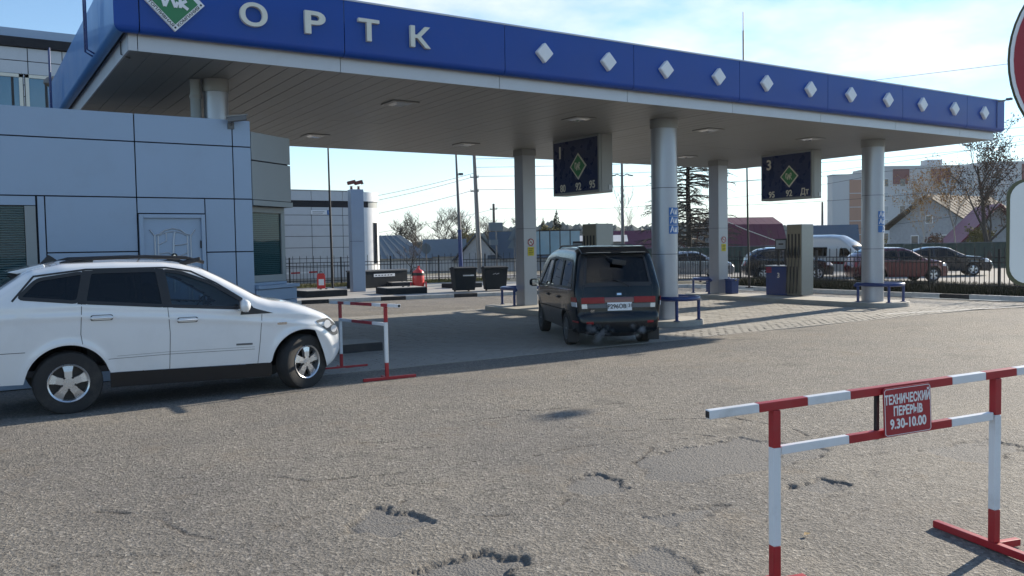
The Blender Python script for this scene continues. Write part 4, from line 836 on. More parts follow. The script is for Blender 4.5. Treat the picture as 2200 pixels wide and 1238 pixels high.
class Car:
    def __init__(c, name, label, cat, spec, loc, heading, group=None, detail=1):
        c.s = s = spec; c.t = thing(name, label, cat, loc, heading, group); c.paint = s['paint']
        NU = 230 if detail else 110; NV = 40 if detail else 22
        tu = np.linspace(0, 1, 1201); T = np.array(s['T']); k = s.get('smooth', 26); ker = np.hanning(k+2)[1:-1]; ker /= ker.sum()
        def sm(a):
            p = np.concatenate([2*a[0]-a[k:0:-1], a, 2*a[-1]-a[-2:-k-2:-1]]); return np.convolve(p, ker, 'same')[k:-k]
        c.tu = tu; c.tx = sm(np.interp(tu, T[:,0], T[:,1])); c.tz = sm(np.interp(tu, T[:,0], T[:,2]))
        c.r = s.get('r', .10)
        us = np.linspace(0, 1, NU); vs = np.unique(np.concatenate([np.linspace(0, .90, NV), .90+.10*np.sin(np.linspace(0, math.pi/2, 9))]))
        Tx, Tz = np.interp(us, tu, c.tx), np.interp(us, tu, c.tz); Bx = np.interp(us, [q[0] for q in s['B']], [q[1] for q in s['B']]); Bz = np.minimum(c.bottom(Bx), Tz)
        X = Bx[:,None]+(Tx-Bx)[:,None]*vs; Z = Bz[:,None]+(Tz-Bz)[:,None]*vs; hgt = np.hypot(Tx-Bx, Tz-Bz)[:,None]*(1-vs)
        Yw = c.W(X, Z)-c.rnd(hgt)
        hole = np.zeros((NU-1, len(vs)-1), bool); cxm = (X[:-1,:-1]+X[1:,1:])/2; czm = (Z[:-1,:-1]+Z[1:,1:])/2
        for w in s['windows']: hole |= inpoly(cxm, czm, w[0])
        m = MB(); nv_ = len(vs)
        for sg in (-1, 1):
            o = len(m.v); m.v += [(X[i,j], sg*Yw[i,j], Z[i,j]) for i in range(NU) for j in range(nv_)]
            m.f += [(o+i*nv_+j, o+(i+1)*nv_+j, o+(i+1)*nv_+j+1, o+i*nv_+j+1) for i in range(NU-1) for j in range(nv_-1) if not hole[i,j]]
        c.us = us; nt_ = 21; ts = np.linspace(-1, 1, nt_); o = len(m.v)
        skip = lambda u, t: any(a <= u <= b and abs(t) < tw for a, b, tw in s['screens'])
        m.v += [c.strip(u, t) for u in us for t in ts]
        m.f += [(o+i*nt_+j, o+i*nt_+j+1, o+(i+1)*nt_+j+1, o+(i+1)*nt_+j) for i in range(NU-1) for j in range(nt_-1) if not skip((us[i]+us[i+1])/2, (ts[j]+ts[j+1])/2)]
        bm = bmesh.new(); me = bpy.data.meshes.new('body'); me.from_pydata(m.v, [], m.f); bm.from_mesh(me); bmesh.ops.remove_doubles(bm, verts=bm.verts, dist=.0008); bmesh.ops.recalc_face_normals(bm, faces=bm.faces); bm.to_mesh(me); bm.free()
        me.materials.append(MT[s['paint']]); me.polygons.foreach_set('use_smooth', [True]*len(me.polygons)); me.set_sharp_from_angle(angle=R_(38))
        c.body = bpy.data.objects.new('body', me); COL.objects.link(c.body); c.body.parent = c.t
        # underside and wheel wells
        u = MB(); P = [[(Bx[i], sg*(float(c.W(Bx[i], Bz[i]))-.012), Bz[i]+.004) for sg in (-1, -.33, .33, 1)] for i in range(NU)]; u.grid(P).build('underside', 'black', c.t)
        for i, w in enumerate(s['windows']):
            for sg in (-1, 1): c.pane(w[0], sg, w[1])
        for a, b, tw in s['screens']: c.patch(a, b, -tw-.03, tw+.03, -.012, 'windscreen', s.get('screen_glass', GL_MID), solid=False); c.screen_frame(a, b, tw)
        zf = s.get('belt', 1.0)-.12; h = s['hw']*.86
        MB().box(s['cab'][0], -h, s['zb']+.05, s['cab'][1], h, s['zb']+.12).build('cabin_floor', 'interior', c.t)
        for sx, sy in s['seats']:
            se = MB().box(sx-.25, sy-.24, s['zb']+.12, sx+.25, sy+.24, zf-.22).box(sx-.36, sy-.24, zf-.25, sx-.22, sy+.24, zf+.22).box(sx-.36, sy-.13, zf+.26, sx-.26, sy+.13, zf+.46).build('seat', 'interior', c.t, bevel=.04)
        for wx, st in ((-s['wb']/2, 0), (s['wb']/2, s.get('steer', 0))):
            for sg in (-1, 1): c.wheel(wx, sg, st)
    def bottom(c, x):
        s = c.s; x = np.asarray(x, float); z = np.interp(x, *zip(*s['bot'])) if 'bot' in s else np.full(x.shape, s['zb'])
        for wx in (-s['wb']/2, s['wb']/2):
            d = np.abs(x-wx); a = s['ar']; z = np.maximum(z, np.where(d < a, s['wr']+np.sqrt(np.maximum(a*a-d*d, 0)), 0))
        return z
    def rnd(c, d):
        r = c.r; q = np.clip((r-d)/r, 0, 1); return r*(1-np.sqrt(np.maximum(0, 1-q*q)))
    def W(c, x, z):
        s = c.s; x = np.asarray(x, float); z = np.asarray(z, float); w = np.full(np.broadcast(x, z).shape, s['hw'])
        fx, fa, fp = s['front']; rx, ra, rp = s['rear']
        w = w*(1-fa*np.clip((x-fx)/(s['xf']-fx), 0, 1.1)**fp)*(1-ra*np.clip((rx-x)/(rx-s['xr']), 0, 1.1)**rp)
        bl = np.interp(x, *zip(*s['beltline'])); up = np.maximum(z-bl, 0); dn = np.maximum(bl-z, 0)
        w = w-s['tumble']*up-.35*np.maximum(up-.45, 0)**2-.055*(dn/.7)**2.2
        w = w+s.get('crease', 0)*np.exp(-((z-(bl-.13))/.035)**2)
        for wx in (-s['wb']/2, s['wb']/2):
            d = np.hypot(x-wx, z-s['wr']); w = w+s.get('flare', .018)*np.exp(-((d-s['ar']-.01)/.055)**2)
        return w
    def tp(c, u): return float(np.interp(u, c.tu, c.tx)), float(np.interp(u, c.tu, c.tz))
    def strip(c, u, t, off=0.):
        x, z = c.tp(u); x0, z0 = c.tp(max(0, u-.004)); x1, z1 = c.tp(min(1, u+.004)); l = math.hypot(x1-x0, z1-z0)+1e-9; nx_, nz_ = -(z1-z0)/l, (x1-x0)/l
        cr = float(np.interp(u, *zip(*c.s['crown']))); k = cr*(1-abs(t)**2.2)+off; y = t*(float(c.W(x, z))-c.r)
        return (x+nx_*k, y, z+nz_*k)
    def patch(c, u0, u1, t0, t1, off, nm, mat, solid=True, nu=10, nt_=12):
        P = [[c.strip(u, t, off) for t in np.linspace(t0, t1, nt_)] for u in np.linspace(u0, u1, nu)]; m = MB().grid(P)
        if solid:
            Q = [[c.strip(u, t, -.004) for t in np.linspace(t0, t1, nt_)] for u in np.linspace(u0, u1, nu)]; o = len(m.v); m.v += [p for r in Q for p in r]
            ring = [(0, j) for j in range(nt_)]+[(i, nt_-1) for i in range(1, nu)]+[(nu-1, j) for j in range(nt_-2, -1, -1)]+[(i, 0) for i in range(nu-2, 0, -1)]
            for (a, b), (e, f) in zip(ring, ring[1:]+ring[:1]): m.f.append((a*nt_+b, e*nt_+f, o+e*nt_+f, o+a*nt_+b))
        return m.build(nm, mat, c.t, smooth=40)
    def screen_frame(c, a, b, tw):
        m = MB(); us = np.linspace(a, b, 16); ts = np.linspace(-tw, tw, 20); du = (b-a)*.07
        for t0, t1 in ((-tw-.035, -tw+.03), (tw-.03, tw+.035)): m.grid([[c.strip(u, t, .003) for t in (t0, t1)] for u in us])
        for u0, u1 in ((a-du, a+du), (b-du, b+du)): m.grid([[c.strip(u, t, .0035) for t in ts] for u in (u0, u1)])
        m.build('screen_seal', 'black', c.t, smooth=40)
    def S(c, x, z, sg, off=0.): return (x, sg*(float(c.W(x, z))+off), z)
    def pane(c, poly, sg, glass):
        P = resample(poly, .06); m = MB(); m.add([c.S(x, z, sg, -.010) for x, z in P], [tuple(range(len(P)))]); o = m.build('side_window', glass, c.t)
        cx_, cz_ = np.mean([p[0] for p in P]), np.mean([p[1] for p in P]); n = len(P); I, O_ = [], []
        for i in range(n):
            a, b = Vector(P[i-1]), Vector(P[(i+1) % n]); d = (b-a).normalized(); q = Vector((d.y, -d.x)); p = Vector(P[i])
            if q.dot(Vector((cx_, cz_))-p) > 0: q = -q
            I.append(p-q*.026); O_.append(p+q*.016)
        f = MB(); f.v = [c.S(q.x, q.y, sg, .0035) for q in I]+[c.S(q.x, q.y, sg, .0045) for q in O_]; f.f = [(i, (i+1) % n, n+(i+1) % n, n+i) for i in range(n)]
        f.build('window_seal', 'black', c.t, smooth=60)
    def line(c, pts, sg=-1, w=.007, mat='black', nm='panel_gap', off=.0012):
        P = resample(pts, .04, False); m = MB(); rows = []
        for i in range(len(P)):
            a, b = Vector(P[max(0, i-1)]), Vector(P[min(len(P)-1, i+1)]); d = (b-a).normalized(); q = Vector((d.y, -d.x))*w/2; p = Vector(P[i])
            rows.append([c.S(p.x-q.x, p.y-q.y, sg, off), c.S(p.x+q.x, p.y+q.y, sg, off)])
        return m.grid(rows).build(nm, mat, c.t)
    def poly(c, pts, off, nm, mat, sg=-1, par=None):
        P = resample(pts, .04); n = len(P); m = MB(); m.v = [c.S(x, z, sg, off) for x, z in P]+[c.S(x, z, sg, -.004) for x, z in P]
        m.f = [tuple(range(n))]+[(i, (i+1) % n, n+(i+1) % n, n+i) for i in range(n)]
        return m.build(nm, mat, par or c.t, smooth=30)
    def wheel(c, wx, sg, st):
        s = c.s; R = s['wr']; w = s.get('tw', .11); rr = s.get('rim', .62)*R; yo = s['hw']-w-.035
        pr = [(rr, -w*.9), (R*.86, -w), (R*.955, -w*.93), (R, -w*.7), (R, w*.7), (R*.955, w*.93), (R*.86, w), (rr, w*.9)]
        fn = lambda a, b, h: (a, h, b)
        o = MB().lathe(pr, 40, fn).build('wheel', 'rubber', c.t, smooth=35); o.location = (wx, sg*yo, R); o.rotation_euler = (0, 0, st if st else 0)
        od = sg*w; rim = MB().lathe([(rr*1.02, od*.93), (rr*1.0, od*.97), (rr*.93, od*.9), (rr*.9, od*.2)], 40, fn)
        ns_ = s.get('spokes', 5)
        for k in range(ns_):
            a = 2*math.pi*k/ns_+math.pi/2; ca, sa = math.cos(a), math.sin(a); ww = s.get('spw', (.17, .22))
            for (r0, r1, w0, w1, y0, y1) in ((rr*.12, rr*.62, rr*ww[0], rr*ww[0]*1.1, od*.86, od*.84), (rr*.6, rr*.95, rr*ww[0]*1.1, rr*ww[1]*1.25, od*.84, od*.74)):
                q = [(r0, -w0), (r1, -w1), (r1, w1), (r0, w0)]
                v = [(r*ca-l*sa, y, r*sa+l*ca) for y in (0, 1) for r, l in q]; v = [(x, (y0 if abs(q[i % 4][0]-r0) < 1e-6 else y1) if i < 4 else od*.45, z) for i, (x, y, z) in enumerate(v)]
                rim.add(v, [(0,1,2,3),(7,6,5,4),(0,4,5,1),(1,5,6,2),(2,6,7,3),(3,7,4,0)])
        rim.cyl((0, od*.5, 0), (0, od*.885, 0), rr*.23, n=18)
        ro = rim.build('rim', s.get('rimmat', 'rim'), o, smooth=30)
        MB().cyl((0, od*.05, 0), (0, od*.25, 0), rr*.97, n=28).build('brake_disc', 'black', o)
        if c.s['paint'] == 'carwhite':
            nut = MB().cyl((0, od*.8, 0), (0, od*.91, 0), rr*.06, n=8).mesh('wheel_nut', MT['black'])
            for a in [2*math.pi*(k+.5)/5+math.pi/2 for k in range(5)]: inst('wheel_nut', nut, o, (rr*.34*math.cos(a), 0, rr*.34*math.sin(a)))
        MB().cyl((0, od*.88, 0), (0, od*.92, 0), rr*.13, n=16).build('centre_cap', 'rim', o)
    def mirror(c, x, z, sg, mat, d=.17):
        y = sg*(float(c.W(x, z))); m = MB().bar((x, y-sg*.02, z-.02), (x+.02, y+sg*.07, z-.01), .10, .05).build('mirror_arm', 'black', c.t)
        o = MB().lathe([(.0,-.09),(.06,-.085),(.085,-.05),(.09,0),(.085,.05),(.06,.085),(0,.09)], 14, lambda a, b, h: (x+.0+b*.75, y+sg*(.07+d*.5)+h*1.1*d/.17*.95, z+.03+a*.95)).build('mirror', mat, c.t, smooth=60)
        MB().bar((x-.072, y+sg*.09, z+.03), (x-.072, y+sg*(.05+d*.9), z+.03), .004, .12).build('mirror_glass', 'chrome', c.t)
    def handle(c, x, z, sg, mat='carwhite', ln=.2):
        c.poly(rounded([(x-ln*.62, z-.035), (x+ln*.62, z-.035), (x+ln*.62, z+.035), (x-ln*.62, z+.035)], .03), .002, 'handle_recess', 'black', sg)
        c.poly(rounded([(x-ln*.55, z-.028), (x+ln*.55, z-.028), (x+ln*.55, z+.028), (x-ln*.55, z+.028)], .026), .004, 'handle_cup', mat, sg)
        a, b = c.S(x-ln*.55, z, sg, .03), c.S(x+ln*.55, z, sg, .03); m = MB().tube([c.S(x-ln*.58, z, sg, .0), a, b, c.S(x+ln*.58, z, sg, .0)], .014, 8).build('door_handle', mat, c.t, smooth=60)
# ---- white estate car on the left
zbk = .42
kyron = dict(paint='carwhite', wb=2.87, wr=.375, ar=.455, tw=.125, rim=.60, hw=.965, zb=zbk, xf=2.15, xr=-2.73, tumble=.24, r=.11, crease=.012, flare=.022, belt=1.15, steer=R_(24),
  T=[(0,-2.55,.42),(.04,-2.68,.6),(.08,-2.66,.85),(.12,-2.58,1.05),(.165,-2.40,1.24),(.205,-2.1,1.5),(.245,-1.80,1.71),(.29,-1.45,1.785),(.38,-.87,1.80),(.47,-.32,1.785),(.53,-.1,1.755),(.585,.17,1.68),(.635,.38,1.57),(.69,.62,1.43),(.735,.84,1.30),(.765,1.0,1.245),(.80,1.25,1.205),(.84,1.52,1.125),(.88,1.77,1.02),(.91,1.93,.91),(.935,2.02,.78),(.96,2.05,.62),(.98,2.05,.47),(.99,1.99,.37),(1,1.84,.27)],
  B=[(0,-2.5),(.2,-2.02),(.8,1.15),(.9,1.5),(1,1.80)], bot=[(-2.8,.42),(-1.9,.40),(-1,.46),(1,.41),(1.85,.28),(2.2,.25)],
  front=(1.15,.27,2.2), rear=(-1.9,.12,2.), beltline=[(-2.4,1.30),(-1.3,1.29),(0,1.19),(1.0,1.08),(2,.98)], crown=[(0,.07),(.15,.07),(.25,.04),(.5,.03),(.7,.07),(.77,.035),(.88,.05),(.93,.12),(1,.12)],
  windows=[(rounded([(-1.93,1.40),(-1.72,1.615),(-1.22,1.685),(-1.30,1.325)], .07), GL_DARK), (rounded([(-1.245,1.32),(-1.165,1.688),(-.40,1.69),(-.345,1.235)], .05), GL_DARK), (rounded([(-.285,1.23),(-.335,1.685),(-.12,1.655),(.22,1.515),(.56,1.30),(.76,1.145)], .05), GL_MID)],
  screens=[(.60,.745,.86), (.150,.232,.84)], cab=(-2.1,.9), seats=[(.0,-.4),(.0,.4),(-.95,-.4),(-.95,.4)])
kx, ky = 2.435, 11.15+.965
kc = Car('estate_car', 'white estate SUV parked in front of the shop, nose to the right', 'car', kyron, (kx, ky, gz(11.6)), 0)
for sg in (-1, 1):
    kc.line([(-1.275,.83),(-1.29,.95),(-1.27,1.31)], sg); kc.line([(-.30,.44),(-.29,.9),(-.31,1.22)], sg); kc.line([(.80,.40),(.83,.7),(.86,1.07)], sg); kc.line([(-2.6,.78),(-1.87,.775)], sg)
    kc.line([(-1.0,.625),(-.30,.63),(.76,.61)], sg, .005); kc.line([(-.9,.655),(-.31,.66),(.76,.64)], sg, .003)
    kc.poly([(-.98,.27),(.98,.22),(.985,.40),(-.985,.455)], .006, 'sill', 'black', sg)
    kc.poly([(.58,1.075),(1.01,1.075),(.80,1.14),(.62,1.22)], .004, 'quarter_trim', 'black', sg)
    kc.poly([(-1.315,1.31),(-1.225,1.30),(-1.145,1.70),(-1.24,1.70)], .003, 'black_pillar', 'black', sg); kc.poly([(-.365,1.22),(-.265,1.215),(-.325,1.70),(-.42,1.705)], .003, 'black_pillar', 'black', sg)
    kc.handle(-1.06, 1.135, sg); kc.handle(-.08, 1.05, sg); kc.mirror(.60, 1.17, sg, 'carwhite')
    kc.poly(rounded([(1.06,.915),(1.19,.915),(1.19,.945),(1.06,.945)], .012), .006, 'side_repeater', 'chrome', sg)
    kc.poly([(.52,.675),(.73,.67),(.73,.695),(.52,.70)], .004, 'door_badge', 'pole', sg)
    kc.poly(rounded([(1.60,.93),(1.80,.965),(1.93,.86),(1.985,.72),(1.90,.70),(1.76,.80)], .04), .006, 'headlight', 'pole', sg)
    for hx, hz_, hr in ((1.79,.875,.055),(1.90,.80,.05)): kc.poly([(hx+hr*math.cos(a_), hz_+hr*math.sin(a_)) for a_ in np.linspace(0, 6.283, 16, endpoint=False)], .010, 'headlight_reflector', 'lamp', sg)
    kc.line([(-2.45,1.33),(-2.2,1.47)], sg, .02, 'black', 'tailgate_gap')
    for k, q in enumerate(((-1.25,1.805),(.02,1.79))): MB().bar((q[0]-.1,sg*.62,q[1]-.035),(q[0]+.16,sg*.62,q[1]+.02),.05,.06).build('rail_foot', 'black', kc.t, bevel=.015)
    MB().tube([(-1.45,sg*.62,1.785),(-1.25,sg*.62,1.84),(-.5,sg*.62,1.855),(.0,sg*.62,1.83),(.22,sg*.62,1.765)], .022, 8).build('roof_rail', 'black', kc.t, smooth=60)
    kc.line([(-1.98,1.37),(-1.75,1.65),(-1.2,1.715),(-.3,1.715),(.0,1.66),(.3,1.5),(.62,1.28)], sg, .022, 'black', 'window_surround', .003)
kc.patch(.955, 1., -.9, .9, .012, 'bumper_lip', 'pole'); kc.patch(.925, .95, -.55, .55, .006, 'grille', 'black'); kc.patch(.962, .985, -.35, .35, .008, 'number_plate', 'white')
kc.patch(.01, .07, -.96, .96, .02, 'rear_bumper', 'carwhite'); kc.patch(.085, .14, -.98, -.72, .01, 'tail_light', 'redlite'); kc.patch(.085, .14, .72, .98, .01, 'tail_light', 'redlite')
MB().prism([(-2.0,1.70),(-1.62,1.79),(-1.60,1.75),(-1.9,1.675)], -.62, .62, lambda a, b, h: (a, h, b)).build('roof_spoiler', 'carwhite', kc.t, bevel=.012)
MB().prism([(-1.62,1.79),(-1.52,1.90),(-1.44,1.84),(-1.40,1.785)], -.03, .03, lambda a, b, h: (a, h, b)).build('antenna_fin', 'black', kc.t, bevel=.008)
sw = MB().lathe([(.17,-.014),(.185,0),(.17,.014),(.155,0),(.17,-.014)], 24, lambda a, b, h: (.38+h*.9+b*.35, .4+a, 1.12+b*.9)).build('steering_wheel', 'interior', kc.t, smooth=60)
MB().box(.5, -.8, .75, .95, .8, 1.06).build('dashboard', 'interior', kc.t, bevel=.08)
# ---- dark green minivan at the pump
van = dict(paint='cargreen', wb=2.735, wr=.325, ar=.40, tw=.10, rim=.66, hw=.872, zb=.30, xf=2.27, xr=-2.34, tumble=.20, r=.10, crease=.0, flare=.012, belt=1.1, spokes=12, spw=(.05,.06), rimmat='pole',
  T=[(0,-2.20,.30),(.03,-2.29,.36),(.07,-2.31,.5),(.095,-2.29,.62),(.105,-2.25,.66),(.16,-2.235,.95),(.2,-2.19,1.2),(.25,-2.07,1.55),(.285,-1.97,1.80),(.30,-1.88,1.86),(.34,-1.6,1.895),(.45,-.7,1.92),(.55,0,1.91),(.64,.6,1.86),(.68,.9,1.78),(.74,1.25,1.5),(.80,1.6,1.20),(.84,1.85,1.04),(.89,2.07,.92),(.93,2.2,.74),(.965,2.22,.5),(1,2.12,.3)],
  B=[(0,-2.15),(.2,-1.85),(.8,1.6),(.9,1.8),(1,2.08)], front=(1.1,.24,2.2), rear=(-1.7,.08,2.2), beltline=[(-2.4,1.12),(0,1.10),(1.2,1.05),(2,.95)], crown=[(0,.07),(.12,.07),(.27,.05),(.34,.035),(.6,.035),(.75,.08),(.86,.06),(.95,.1),(1,.1)],
  windows=[(rounded([(-1.98,1.15),(-1.80,1.66),(-1.02,1.70),(-1.02,1.14)], .06), GL_DARK), (rounded([(-.95,1.14),(-.95,1.70),(-.02,1.72),(.02,1.12)], .05), GL_DARK), (rounded([(.09,1.12),(.05,1.71),(.52,1.68),(1.15,1.17),(1.18,1.10)], .05), GL_MID)],
  screens=[(.69,.80,.88), (.2,.278,.89)], screen_glass=GL_DARK, cab=(-2.0,1.2), seats=[(.55,-.4),(.55,.4),(-.5,-.4),(-.5,.4)])
vh = Vector((.415,.910)); ra = Vector((10.72, 13.05)); vc = ra+vh*1.3675
vn = Car('minivan', 'dark green minivan refuelling beside the first pump island', 'car', van, (vc.x, vc.y, gz(13.3)+.01), math.atan2(vh.y, vh.x))
for sg in (-1, 1):
    vn.poly([(-1.03,1.13),(-.94,1.13),(-.94,1.71),(-1.03,1.71)], .003, 'black_pillar', 'black', sg); vn.poly([(0,1.11),(.10,1.11),(.065,1.725),(-.035,1.73)], .003, 'black_pillar', 'black', sg)
    vn.line([(-.985,.32),(-.985,1.13)], sg, .008); vn.line([(.06,.32),(.05,1.11)], sg, .008); vn.line([(1.20,.7),(1.22,1.08)], sg, .008); vn.line([(-2.0,.70),(-1.0,.69),(1.5,.66)], sg, .03, 'black', 'rub_strip')
    vn.line([(-2.02,1.115),(-1.0,1.105),(1.2,1.075)], sg, .018, 'chrome', 'belt_trim'); vn.handle(-.86, .93, sg, 'black', .15); vn.handle(.18, .93, sg, 'black', .15); vn.mirror(1.02, 1.12, sg, 'cargreen', .2)
    vn.poly([(-2.26,.80),(-2.02,.80),(-1.99,.885),(-2.26,.885)], .010, 'tail_light_clear', 'lamp', sg); vn.poly([(-2.25,.89),(-1.98,.89),(-2.0,.975),(-2.24,.975)], .010, 'tail_light', 'redlite', sg)
    vn.poly([(-2.25,.50),(-1.95,.50),(-1.95,.53),(-2.25,.53)], .008, 'bumper_reflector', 'redlite', sg)
    vn.poly(rounded([(1.72,.80),(2.08,.76),(2.05,.9),(1.8,.96)], .03), .006, 'headlight', 'lamp', sg)
    MB().tube([(-1.5,sg*.55,1.90),(-1.3,sg*.56,1.945),(.2,sg*.56,1.95),(.5,sg*.55,1.89)], .018, 8).build('roof_rail', 'black', vn.t, smooth=60)
for a, b in ((-1.0,-.40), (.40,1.0)): vn.patch(.143, .163, a, b, .012, 'tail_light', 'redlite')
vn.patch(.145, .162, -.39, .39, .010, 'garnish_panel', 'carmaroon')
vn.patch(.126, .140, -.99, .99, .010, 'silver_garnish', 'pole'); vn.patch(.125, .1405, -1., -.86, .012, 'reversing_light', 'rim'); vn.patch(.125, .1405, .86, 1., .012, 'reversing_light', 'rim')
vn.patch(.03, .10, -1.0, 1.0, .035, 'rear_bumper', 'cargreen'); vn.patch(.0, .045, -1.0, 1.0, .02, 'bumper_skirt', 'black')
vn.patch(.066, .074, -.97, -.78, .040, 'reflector', 'redlite'); vn.patch(.066, .074, .78, .97, .040, 'reflector', 'redlite')
npo = vn.patch(.116, .145, -.33, .33, .024, 'number_plate', 'white')
ctr = Vector(vn.strip(.1305, 0, .026)); up_ = (Vector(vn.strip(.145, 0, .026))-Vector(vn.strip(.116, 0, .026))).normalized(); tl = math.atan2(up_.x, up_.z)
for body, yy, sz in (('Р296ОВ', .06, .115), ('31', -.205, .092)):
    text('plate_lettering', body, sz, 'black', vn.t, (ctr.x-.004, ctr.y+yy, ctr.z+(.012 if body == '31' else 0)), (R_(90)-0, 0, R_(-90)), .0008, .002, sx=.95)
MB().bar((ctr.x-.004, ctr.y-.135, ctr.z-.05), (ctr.x-.004, ctr.y-.135, ctr.z+.05), .003, .004).build('plate_divider', 'black', vn.t)
text('model_badge', 'GT', .06, 'chrome', vn.t, (vn.strip(.115, .66, .012)[0]-.002, .52, vn.strip(.115, 0, 0)[2]), (R_(90), 0, R_(-90)), .002, .001)
vn.patch(.168, .174, -.06, .06, .008, 'tailgate_badge', 'chrome', nu=4, nt_=6); vn.patch(.104, .1055, -.93, .93, .003, 'tailgate_gap', 'black', nu=2)
for tq in (-.93, .93): vn.patch(.105, .285, tq-.004, tq+.004, .002, 'tailgate_gap', 'black', nu=24, nt_=2)
MB().tube([vn.strip(.193, -.30, .02), vn.strip(.203, -.12, .025), vn.strip(.212, .12, .022)], .010, 6).build('wiper', 'black', vn.t)
MB().prism([(-2.12,1.80),(-1.80,1.925),(-1.55,1.935),(-1.75,1.90),(-2.09,1.775)], -.66, .66, lambda a, b, h: (a, h, b)).build('roof_spoiler', 'cargreen', vn.t, bevel=.01)
for k in (-1, 1): MB().box(-2.09, k*.34-.24, 1.808, -1.86, k*.34+.24, 1.815).build('spoiler_vent', 'chrome', vn.t)
MB().tube([(-2.03,.22,1.76),(-2.12,.14,1.70),(-2.17,.04,1.66)], .016, 6).build('mirror_stalk', 'black', vn.t); MB().bar((-2.19,.1,1.64),(-2.2,-.16,1.61),.03,.10).build('parking_mirror', 'black', vn.t, bevel=.015)
MB().tube([(-1.9,.45,.28),(-2.25,.45,.26),(-2.32,.45,.25)], .03, 10).build('exhaust_pipe', 'steel', vn.t); MB().tube([(-1.9,-.35,.28),(-2.28,-.35,.25)], .028, 10).build('exhaust_pipe', 'steel', vn.t)
for sg in (-1, 1): MB().box(-1.85, sg*.8-.12, .1, -1.83, sg*.8+.1, .34).build('mud_flap', 'black', vn.t)
# ---- parked cars beyond the right railing
def sedan(paint, L_, H_, hw=.87, hood=.95, est=False):
    k = L_/4.5; q = H_/1.45
    T = [(0,-2.1,.3),(.04,-2.22,.45),(.09,-2.23,.7),(.13,-2.15,.93),(.19,-1.75,1.0),(.23,-1.6,1.05),(.30,-1.1,1.33),(.36,-.7,1.43),(.46,-.1,1.45),(.54,.3,1.38),(.64,.85,1.08),(.68,1.05,.99),(.77,1.6,.92),(.85,2.0,.80),(.91,2.18,.62),(.96,2.2,.42),(1,2.1,.24)]
    if est: T[4:9] = [(.19,-2.05,1.12),(.23,-1.9,1.25),(.30,-1.5,1.43),(.36,-1.0,1.5),(.46,-.1,1.5)]
    T = [(u, x*k, z*q) for u, x, z in T]; zz_ = q
    win = [(rounded([(-1.42*k,.99*q),(-1.05*k,1.26*q),(-.42*k,1.35*q),(-.40*k,.96*q)], .05), GL_DARK), (rounded([(-.33*k,.955*q),(-.35*k,1.35*q),(.10*k,1.345*q),(.42*k,1.22*q),(.74*k,.96*q)], .05), GL_DARK)]
    if est: win[0] = (rounded([(-1.72*k,1.06*q),(-1.4*k,1.33*q),(-.42*k,1.39*q),(-.40*k,.97*q)], .05), GL_DARK)
    return dict(paint=paint, wb=2.65*k, wr=.315, ar=.38, tw=.1, rim=.66, hw=hw, zb=.24, xf=2.2*k, xr=-2.23*k, tumble=.28, r=.1, flare=.012, belt=.95*q, T=T, smooth=40,
      B=[(0,-2.05*k),(.2,-1.75*k),(.8,1.5*k),(.9,1.75*k),(1,2.05*k)], front=(1.1*k,.27,2.2), rear=(-1.4*k,.2,2.2), beltline=[(-2.4,.98*q),(0,.95*q),(1.2,.92*q),(2.2,.85*q)], crown=[(0,.08),(.15,.06),(.3,.06),(.45,.03),(.6,.07),(.7,.04),(.88,.08),(1,.12)],
      windows=win, screens=[(.555,.66,.86), (.24,.335,.84)], screen_glass=GL_MID, cab=(-1.6*k,.9*k), seats=[(-.1,-.38),(-.1,.38)])
def parked(name, label, spec, x, y, hd, z=.008):
    c = Car(name, label, 'car', spec, (x, y, z), hd, 'cars in the car park behind the railing', detail=0)
    for sg in (-1, 1):
        q = spec['belt']
        c.poly(rounded([(spec['xf']-.42, q*.72), (spec['xf']-.14, q*.70), (spec['xf']-.2, q*.83), (spec['xf']-.4, q*.86)], .03), .008, 'headlight', 'lamp', sg); c.mirror(spec['wb']*.22, q+.06, sg, spec['paint'], .14); c.handle(-.15, q*.88, sg, spec['paint'], .15); c.line([(-.36, .3), (-.37, q)], sg, .008); c.line([(spec['wb']*.26, .4), (spec['wb']*.27, q*.96)], sg, .008)
    c.patch(.90, .935, -.55, .55, .008, 'grille', 'black'); c.patch(.945, .965, -.3, .3, .012, 'number_plate', 'white'); c.patch(.09, .125, -.98, -.6, .01, 'tail_light', 'redlite'); c.patch(.09, .125, .6, .98, .01, 'tail_light', 'redlite')
    return c
HD = math.atan2(-.55, .84)
parked('parked_car', 'silver saloon behind the railing, left of the square column', sedan('carsilver', 4.5, 1.45), 32.6, 32.6, HD+.05)
parked('parked_car', 'graphite car parked behind the blue dispenser cabinet', sedan('cardark', 4.3, 1.52, est=True), 34.2, 27.6, HD-.12)
parked('parked_car', 'maroon hatchback parked behind the rightmost column', sedan('carmaroon', 4.3, 1.47, est=True), 35.0, 22.3, HD+.10)
parked('parked_car', 'dark saloon with bright grille, furthest right in the car park', sedan('cardark', 4.8, 1.47), 42.6, 24.7, HD-.30)
